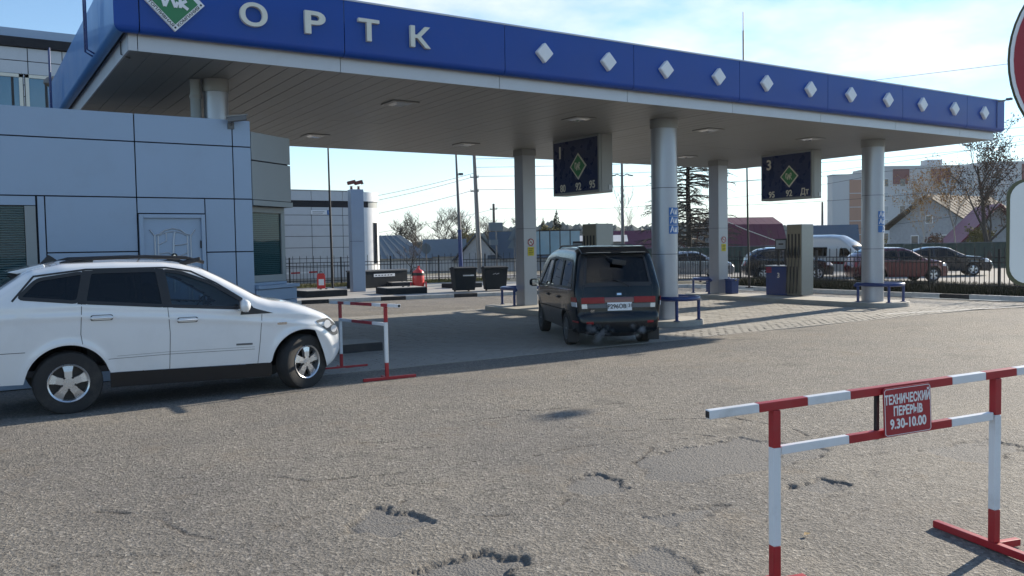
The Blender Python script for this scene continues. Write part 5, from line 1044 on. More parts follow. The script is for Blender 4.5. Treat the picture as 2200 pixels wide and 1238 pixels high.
hv = dict(paint='carbeige', wb=3.4, wr=.36, ar=.43, tw=.11, rim=.62, hw=1.0, zb=.34, xf=2.8, xr=-2.9, tumble=.10, r=.16, flare=.01, belt=1.3, smooth=34,
  T=[(0,-2.8,.35),(.04,-2.88,.5),(.1,-2.88,1.2),(.17,-2.82,2.2),(.22,-2.6,2.48),(.3,-2.0,2.55),(.5,-.2,2.55),(.58,.5,2.48),(.66,1.1,2.1),(.74,1.6,1.62),(.80,2.0,1.25),(.84,2.3,1.17),(.89,2.62,1.08),(.93,2.75,.9),(.97,2.78,.55),(1,2.7,.35)],
  B=[(0,-2.75),(.2,-2.4),(.8,2.0),(.9,2.3),(1,2.65)], front=(1.6,.18,2.2), rear=(-2.2,.06,2.), beltline=[(-3,1.3),(1.5,1.22),(3,1.0)], crown=[(0,.05),(.2,.05),(.35,.08),(.5,.08),(.7,.1),(.85,.06),(1,.08)],
  windows=[(rounded([(.72,1.28),(.74,1.78),(1.15,1.78),(1.62,1.28)], .05), GL_DARK), (rounded([(-2.5,1.3),(-2.5,1.85),(-.1,1.85),(-.1,1.3)], .05), GL_DARK)], screens=[(.70,.79,.86)], screen_glass=GL_MID, cab=(-2.6,1.6), seats=[(.8,-.45),(.8,.45)])
c = Car('passenger_van', 'pale high roof passenger van facing right behind the dispenser', 'van', hv, (38.6, 28.0, .008), R_(-82), 'cars in the car park behind the railing', detail=0)
for sg in (-1, 1): c.mirror(1.5, 1.32, sg, 'black', .16); c.line([(.6,.4),(.6,1.9)], sg, .012); c.line([(-2.7,.95),(2.3,.85)], sg, .16, 'carmaroon', 'side_stripe'); c.poly(rounded([(2.35,.85),(2.7,.82),(2.68,1.0),(2.4,1.05)], .03), .008, 'headlight', 'lamp', sg)
c.t.scale = (.84, .84, .84); c.patch(.90, .935, -.7, .7, .01, 'grille', 'chrome'); c.patch(.955, .99, -.95, .95, .03, 'front_bumper', 'cardark'); c.patch(.96, .975, -.25, .25, .035, 'number_plate', 'white')
# exhaust vapour: soft puffs behind the tailpipes
def vapour(loc, s, seed):
    bm = bmesh.new(); bmesh.ops.create_icosphere(bm, subdivisions=2, radius=1.); me = bpy.data.meshes.new('exhaust_vapour')
    for v in bm.verts: v.co = Vector((v.co.x*s[0], v.co.y*s[1], v.co.z*s[2]))
    bm.to_mesh(me); bm.free(); m = bpy.data.materials.new('vapour'); m.use_nodes = True; t = m.node_tree; t.nodes.clear(); n = t.nodes.new
    o = n('ShaderNodeOutputMaterial'); pv_ = n('ShaderNodeVolumePrincipled'); pv_.inputs['Color'].default_value = (.9, .92, .95, 1); pv_.inputs['Anisotropy'].default_value = .3
    co = n('ShaderNodeTexCoord'); nz = n('ShaderNodeTexNoise'); nz.inputs['Scale'].default_value = 7; nz.inputs['Detail'].default_value = 4; mp = n('ShaderNodeMapping'); mp.inputs[1].default_value = (seed, 0, 0)
    t.links.new(co.outputs['Object'], mp.inputs[0]); t.links.new(mp.outputs[0], nz.inputs['Vector'])
    dv_ = n('ShaderNodeVectorMath'); dv_.operation = 'DIVIDE'; dv_.inputs[1].default_value = s; t.links.new(co.outputs['Object'], dv_.inputs[0]); ln = n('ShaderNodeVectorMath'); ln.operation = 'LENGTH'; t.links.new(dv_.outputs[0], ln.inputs[0])
    fa = n('ShaderNodeMapRange'); fa.inputs[1].default_value = .95; fa.inputs[2].default_value = .2; t.links.new(ln.outputs['Value'], fa.inputs[0])
    rp = n('ShaderNodeMapRange'); rp.inputs[1].default_value = .50; rp.inputs[2].default_value = .68; rp.inputs[4].default_value = 22; t.links.new(nz.outputs['Fac'], rp.inputs[0])
    ml = n('ShaderNodeMath'); ml.operation = 'MULTIPLY'; t.links.new(fa.outputs[0], ml.inputs[0]); t.links.new(rp.outputs[0], ml.inputs[1]); t.links.new(ml.outputs[0], pv_.inputs['Density']); t.links.new(pv_.outputs[0], o.inputs['Volume'])
    me.materials.append(m); ob_ = bpy.data.objects.new('exhaust_vapour', me); COL.objects.link(ob_); ob_.location = loc; ob_.rotation_euler = (0, 0, math.atan2(vh.y, vh.x)); tag(ob_, kind='stuff'); return ob_
rb = Vector((vc.x, vc.y))-vh*2.42; rgt = Vector((vh.y, -vh.x))
p = rb-rgt*.42; tag(vapour((p.x, p.y, gz(12)+.30), (.16, .34, .26), 0), 'larger white puff of exhaust vapour below the minivan plate', 'vapour')
p = rb+rgt*.32; tag(vapour((p.x, p.y, gz(12)+.33), (.14, .24, .18), 3.1), 'smaller puff of exhaust vapour under the minivan right side', 'vapour')
# ================================================================== HOUSES AND BLOCKS BEYOND
RT = Vector((.838, -.545, 0)); FW = Vector((.545, .838, 0))
def frame(o): return lambda a, b, z: tuple(o+RT*a+FW*b+Vector((0,0,z)))
def mb_map(fn, q0, q1):   # box in mapped frame
    v = [fn(a, b, z) for z in (q0[2], q1[2]) for a, b in ((q0[0],q0[1]),(q1[0],q0[1]),(q1[0],q1[1]),(q0[0],q1[1]))]
    return MB().add(v, [(0,3,2,1),(4,5,6,7),(0,1,5,4),(1,2,6,5),(2,3,7,6),(3,0,4,7)])
def seams(par, fn, p0, p1, p2, p3, n, mat):      # standing seams / boards across a roof slope p0-p1 (eave) to p3-p2 (ridge)
    for k in range(1, n):
        s = k/n; a = Vector(p0).lerp(Vector(p1), s); b = Vector(p3).lerp(Vector(p2), s); MB().bar(a, b, .05, .05).build('roof_seam', mat, par)
def house(name, label, o, w, d, eave, ridge, wall, roof, hip=0, over=.35, ridge_along='w', nseam=0, group=None, wins=(), rot=0.):
    t = thing(name, label, 'house', o, 0, group); F1 = Matrix.Rotation(rot, 3, 'Z') @ Vector((o.x, o.y, 0)).normalized(); R1 = Vector((F1.y, -F1.x, 0)); f = lambda a, b, z: tuple(R1*a+F1*b+Vector((0,0,z)))
    mb_map(f, (-w/2,-d/2,0), (w/2,d/2,eave)).build('wall', wall, t)
    W2, D2 = w/2+over, d/2+over
    if ridge_along == 'w':
        P = [f(-W2,-D2,eave-.12), f(W2,-D2,eave-.12), f(W2,D2,eave-.12), f(-W2,D2,eave-.12), f(-W2+hip,0,ridge), f(W2-hip,0,ridge)]
        fs = [(0,1,5,4),(2,3,4,5),(1,2,5),(3,0,4),(3,2,1,0)] if hip else [(0,1,5,4),(2,3,4,5),(3,2,1,0)]
        MB().add(P, fs).build('roof', roof, t)
        if not hip: [MB().add([f(s*w/2,-d/2,eave), f(s*w/2,d/2,eave), f(s*w/2,0,ridge-.15)], [(0,1,2)]).build('gable', wall, t) for s in (-1,1)]
        if nseam: seams(t, f, P[0], P[1], P[5], P[4], nseam, roof)
    else:
        P = [f(-W2,-D2,eave-.12), f(0,-D2,ridge), f(W2,-D2,eave-.12), f(-W2,D2,eave-.12), f(0,D2,ridge), f(W2,D2,eave-.12)]
        h2 = .14; Q = [tuple(Vector(p)+Vector((0,0,h2))) for p in P]
        MB().add(P+Q, [(0,1,4,3),(1,2,5,4),(6,9,10,7),(7,10,11,8),(0,6,7,1),(1,7,8,2),(3,4,10,9),(4,5,11,10),(0,3,9,6),(2,8,11,5)]).build('roof', roof, t)
        for e in (-1, 1): MB().add([f(-w/2,e*d/2,eave), f(w/2,e*d/2,eave), f(0,e*d/2,ridge-.1)], [(0,1,2)]).build('gable', wall, t)
        if nseam: seams(t, f, Q[2], Q[5], Q[4], Q[1], nseam, roof)
    for (a, z, ww, hh) in wins:
        wo = mb_map(f, (a-ww/2-.07,-d/2-.05,z-.07), (a+ww/2+.07,-d/2-.005,z+hh+.07)).build('window', 'white', t); mb_map(f, (a-ww/2,-d/2-.07,z), (a+ww/2,-d/2-.051,z+hh)).build('pane', 'winglass', t)
    return t, f
def G(x, y): return Vector((x, y, 0))
house('house', 'long house with grey hipped metal roof, left of the blue lamp post', G(28.5, 67.5), 11, 7, 1.2, 3.05, 'whitewall', 'slate', hip=2.4, nseam=16)
house('house', 'low house with rust red roof between the two grey roofs', G(37.5, 69), 3.4, 5, 1.3, 2.5, 'plank', 'rust', hip=.6)
house('house', 'dark gabled shed with pale edges right of the blue lamp post', G(35.4, 59.5), 3.4, 5, .9, 3.0, 'plank', 'bluroof', ridge_along='d')
house('house', 'grey roofed house with dark slope behind the waste bins', G(39.2, 57.5), 6.0, 6, 1.1, 3.15, 'plank', 'bluroof', nseam=8)
house('house', 'small house with pale blue roof just right of the rust roof', G(34.5, 63.5), 3.0, 4, 1.3, 2.65, 'whitewall', 'slate')
house('house', 'crimson roofed house with pale gable right of the minivan roof', G(51.5, 59.5), 7.5, 6, 1.4, 3.2, 'whitewall', 'barnred', nseam=12, wins=[(2.4, 1.0, .5, .6)])
house('house', 'pale gabled shed in front of the crimson roof', G(53.9, 56.2), 3.4, 3, .6, 2.75, 'whitewall', 'barnred', ridge_along='d', wins=[(0, 1.5, .5, .5)])
house('house', 'low white roofed shed with flat eaves behind the dispenser top', G(44.8, 58), 7, 3, 2.3, 2.75, 'plank', 'whitewall', over=.5)
# barn with gambrel roof
t = thing('barn', 'purple red barn with gambrel roof and pale end wall', 'barn', G(53.5, 47.0)); f = lambda a, b, z: tuple(RT*a+FW*b+Vector((0,0,z)))
gx = [(-2.6,0),(-2.45,1.6),(-1.55,3.35),(0,3.95),(1.55,3.35),(2.45,1.6),(2.6,0)]; 
def fb(a, b, z): q = Vector((.93, -.37, 0)); r_ = Vector((.37, .93, 0)); return tuple(q*b+r_*a+Vector((0,0,z)))
for k in range(6):
    (a0, z0), (a1, z1) = gx[k], gx[k+1]
    for j in range(9): MB().add([fb(a0, -3.6+j*.64, z0), fb(a0, -3.6+j*.64+.62, z0), fb(a1, -3.6+j*.64+.62, z1), fb(a1, -3.6+j*.64, z1)]+[fb(a0*.97, -3.6+j*.64, z0), fb(a0*.97, -3.6+j*.64+.62, z0), fb(a1*.97, -3.6+j*.64+.62, z1-.05), fb(a1*.97, -3.6+j*.64, z1-.05)], [(0,1,2,3),(7,6,5,4),(0,4,5,1),(1,5,6,2),(2,6,7,3),(3,7,4,0)]).build('roof_sheet', 'barnred', t)
for b in (-3.5, 2.05): MB().add([fb(a*.96, b, z*.98) for a, z in gx]+[fb(a*.96, b+.08, z*.98) for a, z in gx], [tuple(range(7)), tuple(range(7,14))[::-1]]+[(i,i+1,8+i,7+i) for i in range(6)]).build('end_wall', 'plank', t)
for a in (-.4, .4): mb_map(lambda x, y, z: fb(x, y, z), (a-.08, 2.13, 3.25), (a+.08, 2.15, 3.42)).build('vent_hole', 'black', t)
MB().tube([fb(-1.2,-2.5,3.6), fb(-2.0,-1.2,2.9), fb(-2.7,.4,2.2), fb(-2.9,1.2,1.9)], .035, 6).build('roof_ladder_rope', 'letter', t)
house('house', 'brick cottage with blue grey roof right of the barn', G(62.5, 46.4), 4.2, 6, 2.0, 3.3, 'brickwall', 'bluroof', over=.5, nseam=8, wins=[(1.0, .9, .5, .8)])
hs, hf = house('house', 'weathered white gabled house half hidden by the yellowing birch', G(87.0, 48.4), 8.6, 11, 3.1, 6.3, 'plank', 'bark', ridge_along='d', over=.7, nseam=14, rot=-.5, wins=[(-1.5, 1.4, .7, .9), (1.6, 1.4, .7, .9), (0, 3.6, .6, .7)])
house('house', 'house with steep crimson roof left of the bare tree at right', G(73.2, 38.3), 5.4, 6, 1.0, 4.6, 'plank', 'redroof', ridge_along='d', over=.8, nseam=10, rot=.25)
house('garden_shed', 'little dark gabled shed beneath the yellowing birch', G(62.4, 36.8), 2.0, 2, 1.2, 2.1, 'plank', 'rust', ridge_along='d', over=.25)
# blue glazed boards
t = thing('glazed_hoarding', 'row of dusty blue glazed boards behind the minivan', 'hoarding', (25.9, 38.0, 0)); u_ = Vector((.84, -.543, 0))
for k in range(5):
    a, b = u_*(k*.55+.02), u_*(k*.55+.52); MB().bar(a+Vector((0,0,2.05)), b+Vector((0,0,2.05)), .03, 1.25).build('board', 'hoard', t)
    MB().bar(u_*(k*.55)+Vector((0,0,0)), u_*(k*.55)+Vector((0,0,2.72)), .05, .05).build('upright', 'iron', t)
MB().bar(u_*(-.05)+Vector((0,0,2.71)), u_*2.8+Vector((0,0,2.71)), .06, .05).build('top_rail', 'iron', t); MB().bar(u_*(-.05)+Vector((0,0,1.39)), u_*2.8+Vector((0,0,1.39)), .06, .05).build('bottom_rail', 'iron', t)
# solid green fence behind the cars: each profiled sheet a piece
t = thing('profiled_fence', 'dark green profiled metal fence behind the parked cars', 'fence', (35.5, 39.6, 0))
for A, B in ((Vector((35.5,39.6,0)), Vector((46.5,36.6,0))), (Vector((46.5,36.6,0)), Vector((61,27.0,0))), (Vector((61,27,0)), Vector((70,16,0)))):
    n = int((B-A).length/1.15); dd = (B-A)/n; nn = Vector((-dd.y, dd.x, 0)).normalized()
    for k in range(n):
        m = MB(); rows = [[(A+dd*(k+j/12*.99)+nn*(.03 if j % 4 in (1, 2) else 0)-t.location+Vector((0,0,z)))[:] for j in range(13)] for z in (0, 1.62+random.uniform(-.02,.02))]; m.grid(rows).build('fence_sheet', 'greenfence', t)
    MB().bar(A-t.location+Vector((0,0,1.65)), B-t.location+Vector((0,0,1.65)), .06, .03).build('fence_cap', 'slate', t)
# apartment block, far right
ab = thing('apartment_block', 'long pale panel apartment block with maroon loggia tops, far right', 'apartment block', (150, 108, 0))
ax = Vector((.862, -.507, 0)); ay = Vector((.507, .862, 0)); fa_ = lambda a, b, z: tuple(ax*a+ay*b+Vector((0,0,z)))
def ap(q0, q1, nm, mt): return mb_map(fa_, q0, q1).build(nm, mt, ab)
secs = [(-1.5, 4.0, 15.2, 0), (4.2, 8.2, 15.6, 1.5), (8.4, 30, 16.8, .4), (30.2, 62, 17.4, 0)]
for (a0, a1, h, b) in secs: dp = 2.5 if a0 < 4 else 4 if a0 < 8.3 else 12; ap((a0, b, 0), (a1, b+dp, h), 'wall', 'aptwall'); ap((a0-.1, b-.1, h), (a1+.1, b+dp, h+.35), 'parapet', 'aptwall')
ap((2.0, -.08, 0), (4.4, -.005, 14.4), 'orange_strip', 'aptbrick')
for z in (3.2, 6.0, 8.8, 11.6): ap((2.0, -.14, z), (4.4, -.085, z+.15), 'floor_band', 'aptwall')
for a0, a1 in ((11.2, 14.6), (19.2, 23.2), (38, 41), (46, 49.5)): ap((a0, .28 if a0 < 30 else -.12, 13.4), (a1, .395 if a0 < 30 else -.005, 16.5 if a0 < 30 else 17.2), 'maroon_panel', 'aptmaroon')
ap((20, 3, 17.2), (23, 6, 18.6), 'lift_house', 'aptwall')
wm = {m_: mb_map(fa_, (0,0,0), (1,.1,1.45)).mesh('pane', MT[m_]) for m_ in ('winglass', 'winlite')}
fm = mb_map(fa_, (-.12,.03,-.12), (1.12,.12,1.57)).mesh('window', MT['whitewall'])
for fl in range(5):
    z = 2.0+fl*2.75
    for k in range(16):
        a = 9.2+k*3.0+(.5 if k % 2 else 0); b = .4 if a < 30 else 0
        if 29 < a+1.6 and a < 30.4: continue
        wd_ = 1.9 if k % 3 == 1 else 1.25; o = inst('window', fm, ab, fa_(a, b-.13, z), (0,0,0), (1,1,1)); o.scale = (1,1,1)
        inst('pane', wm['winlite' if random.random() < .45 else 'winglass'], o, fa_(0, -.03, 0))
        if k % 3 == 1:
            ap((a+1.5, b-.5, z-.5), (a+3.0, b-.002, z+.45), 'balcony', 'aptwall'); ap((a+1.55, b-.46, z+.46), (a+2.95, b-.01, z+1.5), 'balcony_glazing', 'winlite')

# ================================================================== POLES AND WIRES
def pole(name, label, x, y, h, r, mat, lean=(0,0), arms=()):
    t = thing(name, label, 'pole', (x, y, 0)); MB().tube([(0,0,0),(lean[0]*.5,lean[1]*.5,h*.5),(lean[0],lean[1],h)], [r,r*.85,r*.65], 10).build('shaft', mat, t, smooth=50)
    for (z, l) in arms: MB().bar(RT*(-l)+Vector((lean[0],lean[1],z)), RT*l+Vector((lean[0],lean[1],z)), .07, .08).build('cross_arm', mat, t); [MB().cyl(RT*(s*l*.9)+Vector((lean[0],lean[1],z)), RT*(s*l*.9)+Vector((lean[0],lean[1],z+.16)), .035, n=8).build('insulator', 'letter', t) for s in (-1,1)]
    return t
pole('utility_pole', 'grey concrete utility pole with wires right of the blue lamp post', 31.2, 52.2, 8.9, .19, 'pole', (-.25, .1), [(6.9,.3),(5.9,.3)])
pole('utility_pole', 'short distant wooden pole above the grey roofs', 42.4, 68.2, 6.0, .17, 'wood', (0,0), [(5.5,.35)])
t = pole('street_light_pole', 'slim pole with two lamp arms between panel 1 and the column', 39.5, 46.2, 8.0, .13, 'pole')
for s in (-1, 1): MB().tube([(0,0,6.75), RT*(s*.35)+Vector((0,0,6.9)), RT*(s*.5)+Vector((0,0,6.85))], .035, 6).build('lamp_arm', 'pole', t); MB().bar(RT*(s*.42)+Vector((0,0,6.84)), RT*(s*.78)+Vector((0,0,6.78)), .14, .08).build('lamp_head', 'pole', t, bevel=.02)
pole('utility_pole', 'thin distant pole between the barn and the apartment block', 64.2, 48, 5.4, .12, 'wood')
def wire(a, b, sag, r=.014, lab='thin dark overhead wire crossing the sky behind the canopy'):
    a, b = Vector(a), Vector(b); pts = [a.lerp(b, s)-Vector((0,0,sag*4*s*(1-s))) for s in np.linspace(0, 1, 14)]
    o = MB().tube([p-a for p in pts], r, 5).build('overhead_wire', 'iron'); o.location = a; return tag(o, lab, 'wire', 'overhead wires behind the canopy')
P1 = Vector((30.95, 52.3, 0)); up = lambda p, z: (p.x, p.y, z)
ORD = ('uppermost', 'second highest', 'third highest', 'lowest')
for k, (z, dz) in enumerate(((8.2, 0), (7.6, -.2), (6.95, -.1), (6.0, .2))): wire(up(P1, z), (64+dz, 30, z+1.6), .5, lab=ORD[k]+' of four wires running right from the grey concrete pole')
for k, (z, e) in enumerate(((7.2, 4.6), (6.95, 4.2), (6.0, 3.3))): wire(up(P1, z), (17.5, 58, e), .35, lab=('top', 'middle', 'bottom')[k]+' of three wires slanting down left from the grey concrete pole')
wire((8, 39.5, 8.1), (19.33, 34.3, 6.45), .2, lab='wire from the blue lamp post leftwards above the corner building'); wire((19.33, 34.3, 6.4), (37, 30, 6.0), .2, lab='wire from the blue lamp post rightwards behind the square column')
wire((42.4, 68.2, 5.5), (24, 76, 2.4), .4, lab='faint wire from the short wooden pole down to the thicket'); wire((42.4, 68.2, 5.6), (60, 40, 7.0), 1.0, lab='sagging wire from the short wooden pole above the spruces')
wire((46, 44, 6.2), (66, 27, 9.5), .4, lab='upper wire passing in front of the apartment block roof'); wire((46, 44, 4.6), (66, 27, 6.3), .4, lab='middle wire crossing the apartment block windows'); wire((62, 43, 2.9), (72, 30, 5.2), .2, lab='low wire crossing the weathered gabled house'); wire((66, 20, 12), (80, 10, 16), .3, lab='wire in the sky right of the canopy corner')
# backs of road signs behind the far railing
t = thing('road_sign', 'two box shaped direction boards on a post seen from behind', 'road sign', (27.0, 43.2, 0))
MB().tube([(0,0,0),(0,0,2.9)], .045, 8).build('post', 'pole', t); [MB().box(-.5,-.06,z0,.45,.06,z1).build('board', 'slate', t, bevel=.01) for z0, z1 in ((2.85,3.35),)]; MB().box(-.45,-.05,2.0,.1,.05,2.32).build('lower_board', 'slate', t)
t = thing('road_sign', 'grey back of a triangular warning sign on a post', 'road sign', (27.9, 42.6, 0)); MB().tube([(0,0,0),(0,0,2.4)], .035, 8).build('post', 'pole', t)
for z0 in (1.78, 2.25): MB().prism([(-.42,z0),(.42,z0),(0,z0+.75)], -.01, .01, lambda a, b, h: tuple(RT*a+FW*h+Vector((0,0,b)))).build('plate', 'slate', t)
t = thing('road_sign', 'small round sign back above the far railing', 'road sign', (23.3, 45.2, 0)); MB().tube([(0,0,0),(0,0,2.2)], .03, 8).build('post', 'pole', t); MB().prism([(.28*math.cos(a), 1.85+.32*math.sin(a)) for a in np.linspace(0, 6.28, 20)[:-1]], -.01, .01, lambda a, b, h: tuple(RT*a+FW*h+Vector((0,0,b)))).build('plate', 'slate', t)

# ================================================================== TREES
def grow(base, h, spread, levels, nb, seed, r0, up=.5, droop=0., first=.25):
    rr = random.Random(seed); segs = []; tips = []
    def br(p, d, ln, r, lv):
        pts = [p]; rad = [r]; n = 5 if lv == 0 else 4
        for i in range(n):
            d = (d+Vector((rr.gauss(0,.13), rr.gauss(0,.13), rr.gauss(0,.08)-droop*lv*.1))).normalized(); p = p+d*(ln/n); pts.append(p); rad.append(r*(1-(i+1)/n*.72))
        segs.append((pts, rad, lv))
        if lv >= levels: tips.append((pts[-1], d)); tips.append((pts[2], d)); return
        k = nb[lv] if lv < len(nb) else 3
        for i in range(k):
            s = first+(1-first)*(i+rr.random())/k if lv == 0 else .2+.8*(i+rr.random())/k
            j = min(n-1, int(s*n)); q = pts[j].lerp(pts[j+1], s*n-j); a = rr.uniform(0, 6.28)
            side = Vector((math.cos(a), math.sin(a), 0)); dd = (side*spread+Vector((0,0,up))+d*.35).normalized()
            br(q, dd, ln*rr.uniform(.42,.62)*(1-.35*s if lv == 0 else 1), max(.004, rad[j]*.5), lv+1)
    br(Vector((0,0,0)), Vector((0,0,1)), h, r0, 0); return segs, tips
def tree(name, label, x, y, h, spread, levels, nb, seed, r0, bark, twig='twig', leaves=None, nl=0, ls=.1, up=.5, droop=0., first=.25, cat='tree', group=None, minr=.006):
    t = thing(name, label, cat, (x, y, 0), 0, group); segs, tips = grow(None, h, spread, levels, nb, seed, r0, up, droop, first)
    tr = MB(); cr_ = MB()
    for pts, rad, lv in segs:
        if lv == 0: tr.tube(pts, rad, 8)
        else: cr_.tube(pts, [max(minr, q) for q in rad], 5 if lv == 1 else 3)
    tr.build('trunk', bark, t, smooth=60); 
    me = bpy.data.meshes.new('crown'); me.from_pydata(cr_.v, [], cr_.f); me.materials.append(MT[twig]); co = bpy.data.objects.new('crown', me); COL.objects.link(co); co.parent = t
    if leaves:
        rr = random.Random(seed+1); V = []; F_ = []
        for _ in range(nl):
            p, d = rr.choice(tips); p = p+Vector((rr.gauss(0,.16), rr.gauss(0,.16), rr.gauss(0,.14)))
            a = Vector((rr.gauss(0,1), rr.gauss(0,1), rr.gauss(0,1))).normalized()*ls*rr.uniform(.5,1.2); b = a.cross(Vector((rr.gauss(0,1), rr.gauss(0,1), rr.gauss(0,1)))).normalized()*ls*.6; o = len(V)
            V += [tuple(p-a), tuple(p+b), tuple(p+a), tuple(p-b)]; F_.append((o,o+1,o+2,o+3))
        me = bpy.data.meshes.new('leaves'); me.from_pydata(V, [], F_); me.materials.append(MT[leaves]); lo = bpy.data.objects.new('leaves', me); COL.objects.link(lo); lo.parent = t
    return t
# larch: whorls of long level boughs with drooping ends
t = thing('larch_tree', 'tall bare larch with level boughs between the columns', 'tree', (43.6, 43.8, 0)); rr = random.Random(5); tr = MB(); bo = MB(); ne = []
tr.tube([(0,0,0),(.05,0,3),(.0,.05,6),(.05,0,9.5),(.0,0,12)], [.24,.2,.15,.09,.03], 9); tr.build('trunk', 'barkdark', t, smooth=60)
for k in range(150):
    z = 1.6+9.8*k/150; a = rr.uniform(0,6.28); ln = (4.3-2.4*(z/12))*rr.uniform(.6,1.15); d = Vector((math.cos(a), math.sin(a), 0)); b0 = Vector((0,0,z)); pts = [b0+d*ln*s+Vector((rr.gauss(0,.05), rr.gauss(0,.05), .35*s-.55*s*s+rr.gauss(0,.04))) for s in (0,.25,.5,.75,1)]
    bo.tube(pts, [.05,.042,.034,.026,.016], 4)
    for j in range(20):
        s = rr.uniform(.25,1); q = b0+d*ln*s+Vector((0,0,.35*s-.55*s*s)); a2 = a+rr.choice((-1,1))*rr.uniform(.5,1.2); l2 = rr.uniform(.3,.75); e = q+Vector((math.cos(a2)*l2, math.sin(a2)*l2, -rr.uniform(.05,.35))); bo.tube([q, q.lerp(e,.5)+Vector((0,0,.03)), e], [.017,.014,.011], 3); ne += [q.lerp(e, rr.random()) for _ in range(3)]
me = bpy.data.meshes.new('crown'); me.from_pydata(bo.v, [], bo.f); me.materials.append(MT['barkdark']); o = bpy.data.objects.new('crown', me); COL.objects.link(o); o.parent = t
V = []; F_ = []
for p in ne:
    a = Vector((rr.gauss(0,1), rr.gauss(0,1), rr.gauss(0,1))).normalized()*.05; b = a.cross(Vector((0,0,1)))*.6; o_ = len(V); V += [tuple(p-a), tuple(p+b), tuple(p+a), tuple(p-b)]; F_.append((o_,o_+1,o_+2,o_+3))
me = bpy.data.meshes.new('cones'); me.from_pydata(V, [], F_); me.materials.append(MT['leafbrown']); o = bpy.data.objects.new('cones', me); COL.objects.link(o); o.parent = t
tree('rowan_tree', 'bare spreading tree with last brown leaves at the right edge', 57.0, 29.6, 6.8, .75, 4, (11,5,4,3), 21, .2, 'barkdark', 'barkdark', 'leafbrown', 2600, .085, .75, .0, .16, minr=.010)
tree('birch_tree', 'slender birch with golden leaves before the weathered gable', 57.5, 34.6, 5.6, .55, 3, (16,5,4), 31, .07, 'birch', 'birch', 'leafgold', 1500, .07, .9, .3, .2, minr=.007)
tree('birch_tree', 'second smaller golden birch leaning right behind the gable peak', 61.2, 34.2, 5.5, .5, 3, (10,4,3), 35, .06, 'birch', 'twig', 'leafgold', 900, .07, .9, .2, .4, minr=.007)
tree('shrub', 'low yellow olive shrub beneath the bare tree at right', 58.6, 31.2, 1.9, .9, 3, (9,5,4), 41, .05, 'bark', 'twig', 'leafolive', 2600, .09, .6, 0, .08, 'shrub')
for k, (x, y, h, lab) in enumerate(((55.4,36.8,1.9,'dark olive shrub against the white gabled house'),(59.5,35.0,1.6,'low reddish shrub between birch and shed'),(50.6,42.4,2.2,'bare shrub in front of the purple barn'))):
    tree('shrub', lab, x, y, h, .9, 3, (8,5,3), 50+k, .05, 'bark', 'twig', 'leafolive' if k == 0 else 'leafbrown', 900 if k < 2 else 0, .08, .6, 0, .08, 'shrub')
LT = ['bare grey tree in the thicket, leftmost beside the grey roof', 'bare grey tree in the thicket above the grey hipped roof', 'tallest bare tree of the thicket left of the lamp post', 'bare tree of the thicket just left of the blue lamp post', 'bare tree of the thicket just right of the lamp post', 'bare tree behind the direction boards']
for k, (x, y, h) in enumerate(((37.5,79,3.6),(39.6,78,4.1),(41.6,77,4.4),(43.8,75.8,4.1),(46.3,74.5,3.9),(49,72,3.8))):
    tree('bare_tree', LT[k], x, y, h, .8, 3, (16,7,6), 60+k, .10, 'bark', 'bark', None, 0, .1, .7, .1, .15, group='bare thicket behind the roofs', minr=.014)
tree('bare_tree', 'reddish shrubby tree beside the rust roof', 37.6, 63.5, 2.8, .8, 3, (10,5,4), 71, .07, 'twig', 'twig', 'leafolive', 500, .09, .7, 0, .1, minr=.010)
tree('bare_tree', 'bare bush in front of the grey hipped roof', 29.8, 60.5, 2.4, .9, 3, (10,5,4), 72, .06, 'twig', 'twig', None, 0, .1, .7, 0, .1, minr=.010)
tree('bare_tree', 'thin bare birch left of the round column above the crimson roof', 56.4, 65.0, 5.6, .4, 3, (12,4,3), 73, .07, 'birch', 'twig', None, 0, .1, .8, .2, .3, minr=.010)
tree('bare_tree', 'bare bushy tree left of the barn behind the square column', 49.8, 49.0, 4.2, .75, 3, (12,6,4), 74, .08, 'twig', 'twig', 'leafbrown', 500, .08, .7, 0, .12, minr=.010)
tree('bare_tree', 'bare bushy tree low behind the larch trunk', 46.8, 48.5, 3.0, .9, 3, (12,6,4), 75, .08, 'twig', 'twig', 'leafolive', 700, .09, .7, 0, .1, minr=.010)
tree('shrub', 'olive green shrub below the dark spruces', 52.2, 71.0, 3.0, .9, 3, (10,6,4), 76, .07, 'bark', 'twig', 'leafolive', 2600, .12, .6, 0, .08, 'shrub')
def spruce(label, x, y, h, r, seed, group=None):
    t = thing('spruce_tree', label, 'tree', (x, y, 0), 0, group); rr = random.Random(seed); MB().tube([(0,0,0),(0,0,h)], [r*.08,.015], 6).build('trunk', 'barkdark', t); m = MB()
    n = int(h*38)
    for k in range(n):
        s = (k/n)**.85; z = .4+(h-.4)*s; a = rr.uniform(0,6.28); l = r*(1-s)**.9*rr.uniform(.55,1.1)+.06; d = Vector((math.cos(a), math.sin(a), 0)); q = Vector((-d.y, d.x, 0))*l*.26; b = Vector((0,0,z)); e = b+d*l+Vector((0,0,-l*.35+rr.uniform(-.1,.1))); mid = b+d*l*.55+Vector((0,0,-l*.05))
        m.add([b, mid+q, e, mid-q], [(0,1,2,3)]); m.add([b+d*l*.2, mid+Vector((0,0,-.18*l))+q*.6, e+Vector((0,0,-.1)), mid+Vector((0,0,.06))-q*.7], [(0,1,2,3)])
    me = bpy.data.meshes.new('crown'); me.from_pydata(m.v, [], m.f); me.materials.append(MT['needle']); o = bpy.data.objects.new('crown', me); COL.objects.link(o); o.parent = t
spruce('taller dark spruce behind the blue hoarding', 53.4, 73.2, 5.8, 1.7, 1); spruce('smaller dark spruce left of the taller one', 52.2, 74.0, 5.0, 1.4, 2)
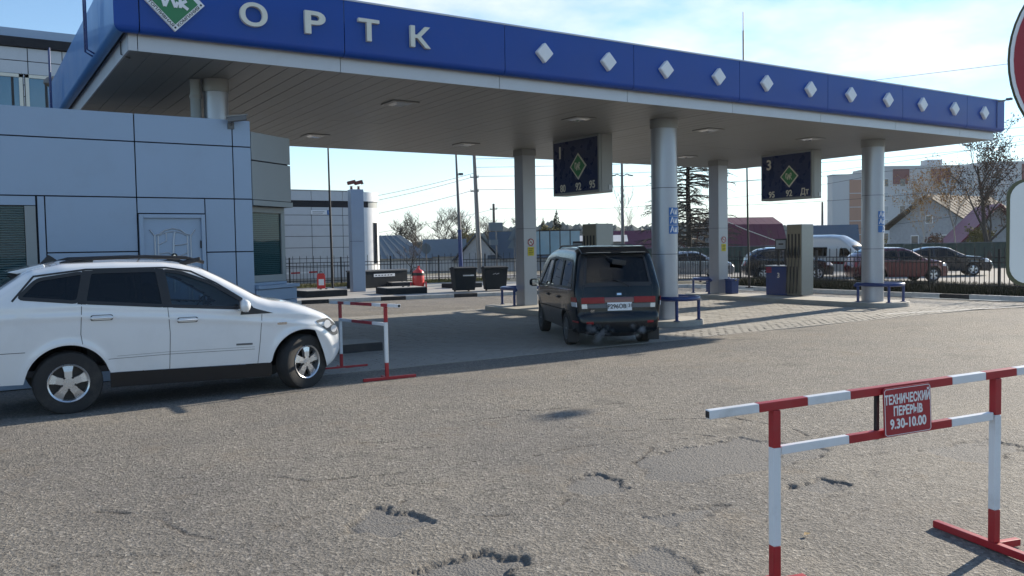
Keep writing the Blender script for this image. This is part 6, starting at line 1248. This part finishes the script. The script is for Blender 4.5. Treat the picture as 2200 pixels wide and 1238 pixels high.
# far wooded ridge: one mass
V = []; F_ = []; rr = random.Random(9)
for k in range(2600):
    a = rr.uniform(-.55, 1.05); dist = rr.uniform(235, 300); d = FW*math.cos(a)+RT*math.sin(a); b = d*dist; gap_ = 1+.28*math.sin(a*9)+.2*math.sin(a*23+1); h = rr.uniform(5.0, 7.4)*gap_*(.75 if a > .25 else 1); w_ = rr.uniform(2.2, 4.2); z0 = 0; n = 6; o = len(V)
    for z, r_ in ((0, w_*.8), (h*.4, w_), (h*.8, w_*.72)): V += [(b.x+r_*rr.uniform(.7,1.2)*math.cos(6.28*i/n), b.y+r_*rr.uniform(.7,1.2)*math.sin(6.28*i/n), z+rr.uniform(-.4,.4)) for i in range(n)]
    V.append((b.x, b.y, h)); F_ += [(o+r*n+i, o+r*n+(i+1) % n, o+(r+1)*n+(i+1) % n, o+(r+1)*n+i) for r in range(2) for i in range(n)]+[(o+2*n+i, o+2*n+(i+1) % n, o+3*n) for i in range(n)]
me = bpy.data.meshes.new('forest'); me.from_pydata(V, [], F_); me.materials.append(MT['forest']); o = bpy.data.objects.new('forest', me); COL.objects.link(o); tag(o, 'distant wooded ridge on the horizon', 'forest', kind='stuff')
# a few fallen leaves on the asphalt
for k, (x, y, lb) in enumerate(((4.33, 3.35, 'dry yellow leaf on the asphalt beside the near barrier post'), (2.1, 4.02, 'dry yellow leaf in the pothole at the bottom centre'))):
    l = MB().add([(-.03,0,.006),(0,-.016,.012),(.034,0,.008),(0,.017,.016),(0,0,.005)], [(0,1,4),(1,2,4),(2,3,4),(3,0,4)]).build('fallen_leaf', 'leafy'); l.location = (x, y, .004); l.rotation_euler = (0, 0, k*1.3); tag(l, lb, 'leaf', 'fallen leaves on the asphalt')
# thin autumn haze filling the whole place
hb = MB().box(-70, -60, -1.2, 330, 330, 21.5).build('haze', 'white'); hb.data.materials.clear(); tag(hb, kind='stuff')
hm = bpy.data.materials.new('haze_air'); hm.use_nodes = True; ht = hm.node_tree; ht.nodes.clear(); ho = ht.nodes.new('ShaderNodeOutputMaterial'); hv_ = ht.nodes.new('ShaderNodeVolumePrincipled')
hv_.inputs['Color'].default_value = (.86, .92, 1, 1); hv_.inputs['Density'].default_value = .00016; hv_.inputs['Anisotropy'].default_value = .35; ht.links.new(hv_.outputs[0], ho.inputs['Volume']); hb.data.materials.append(hm)
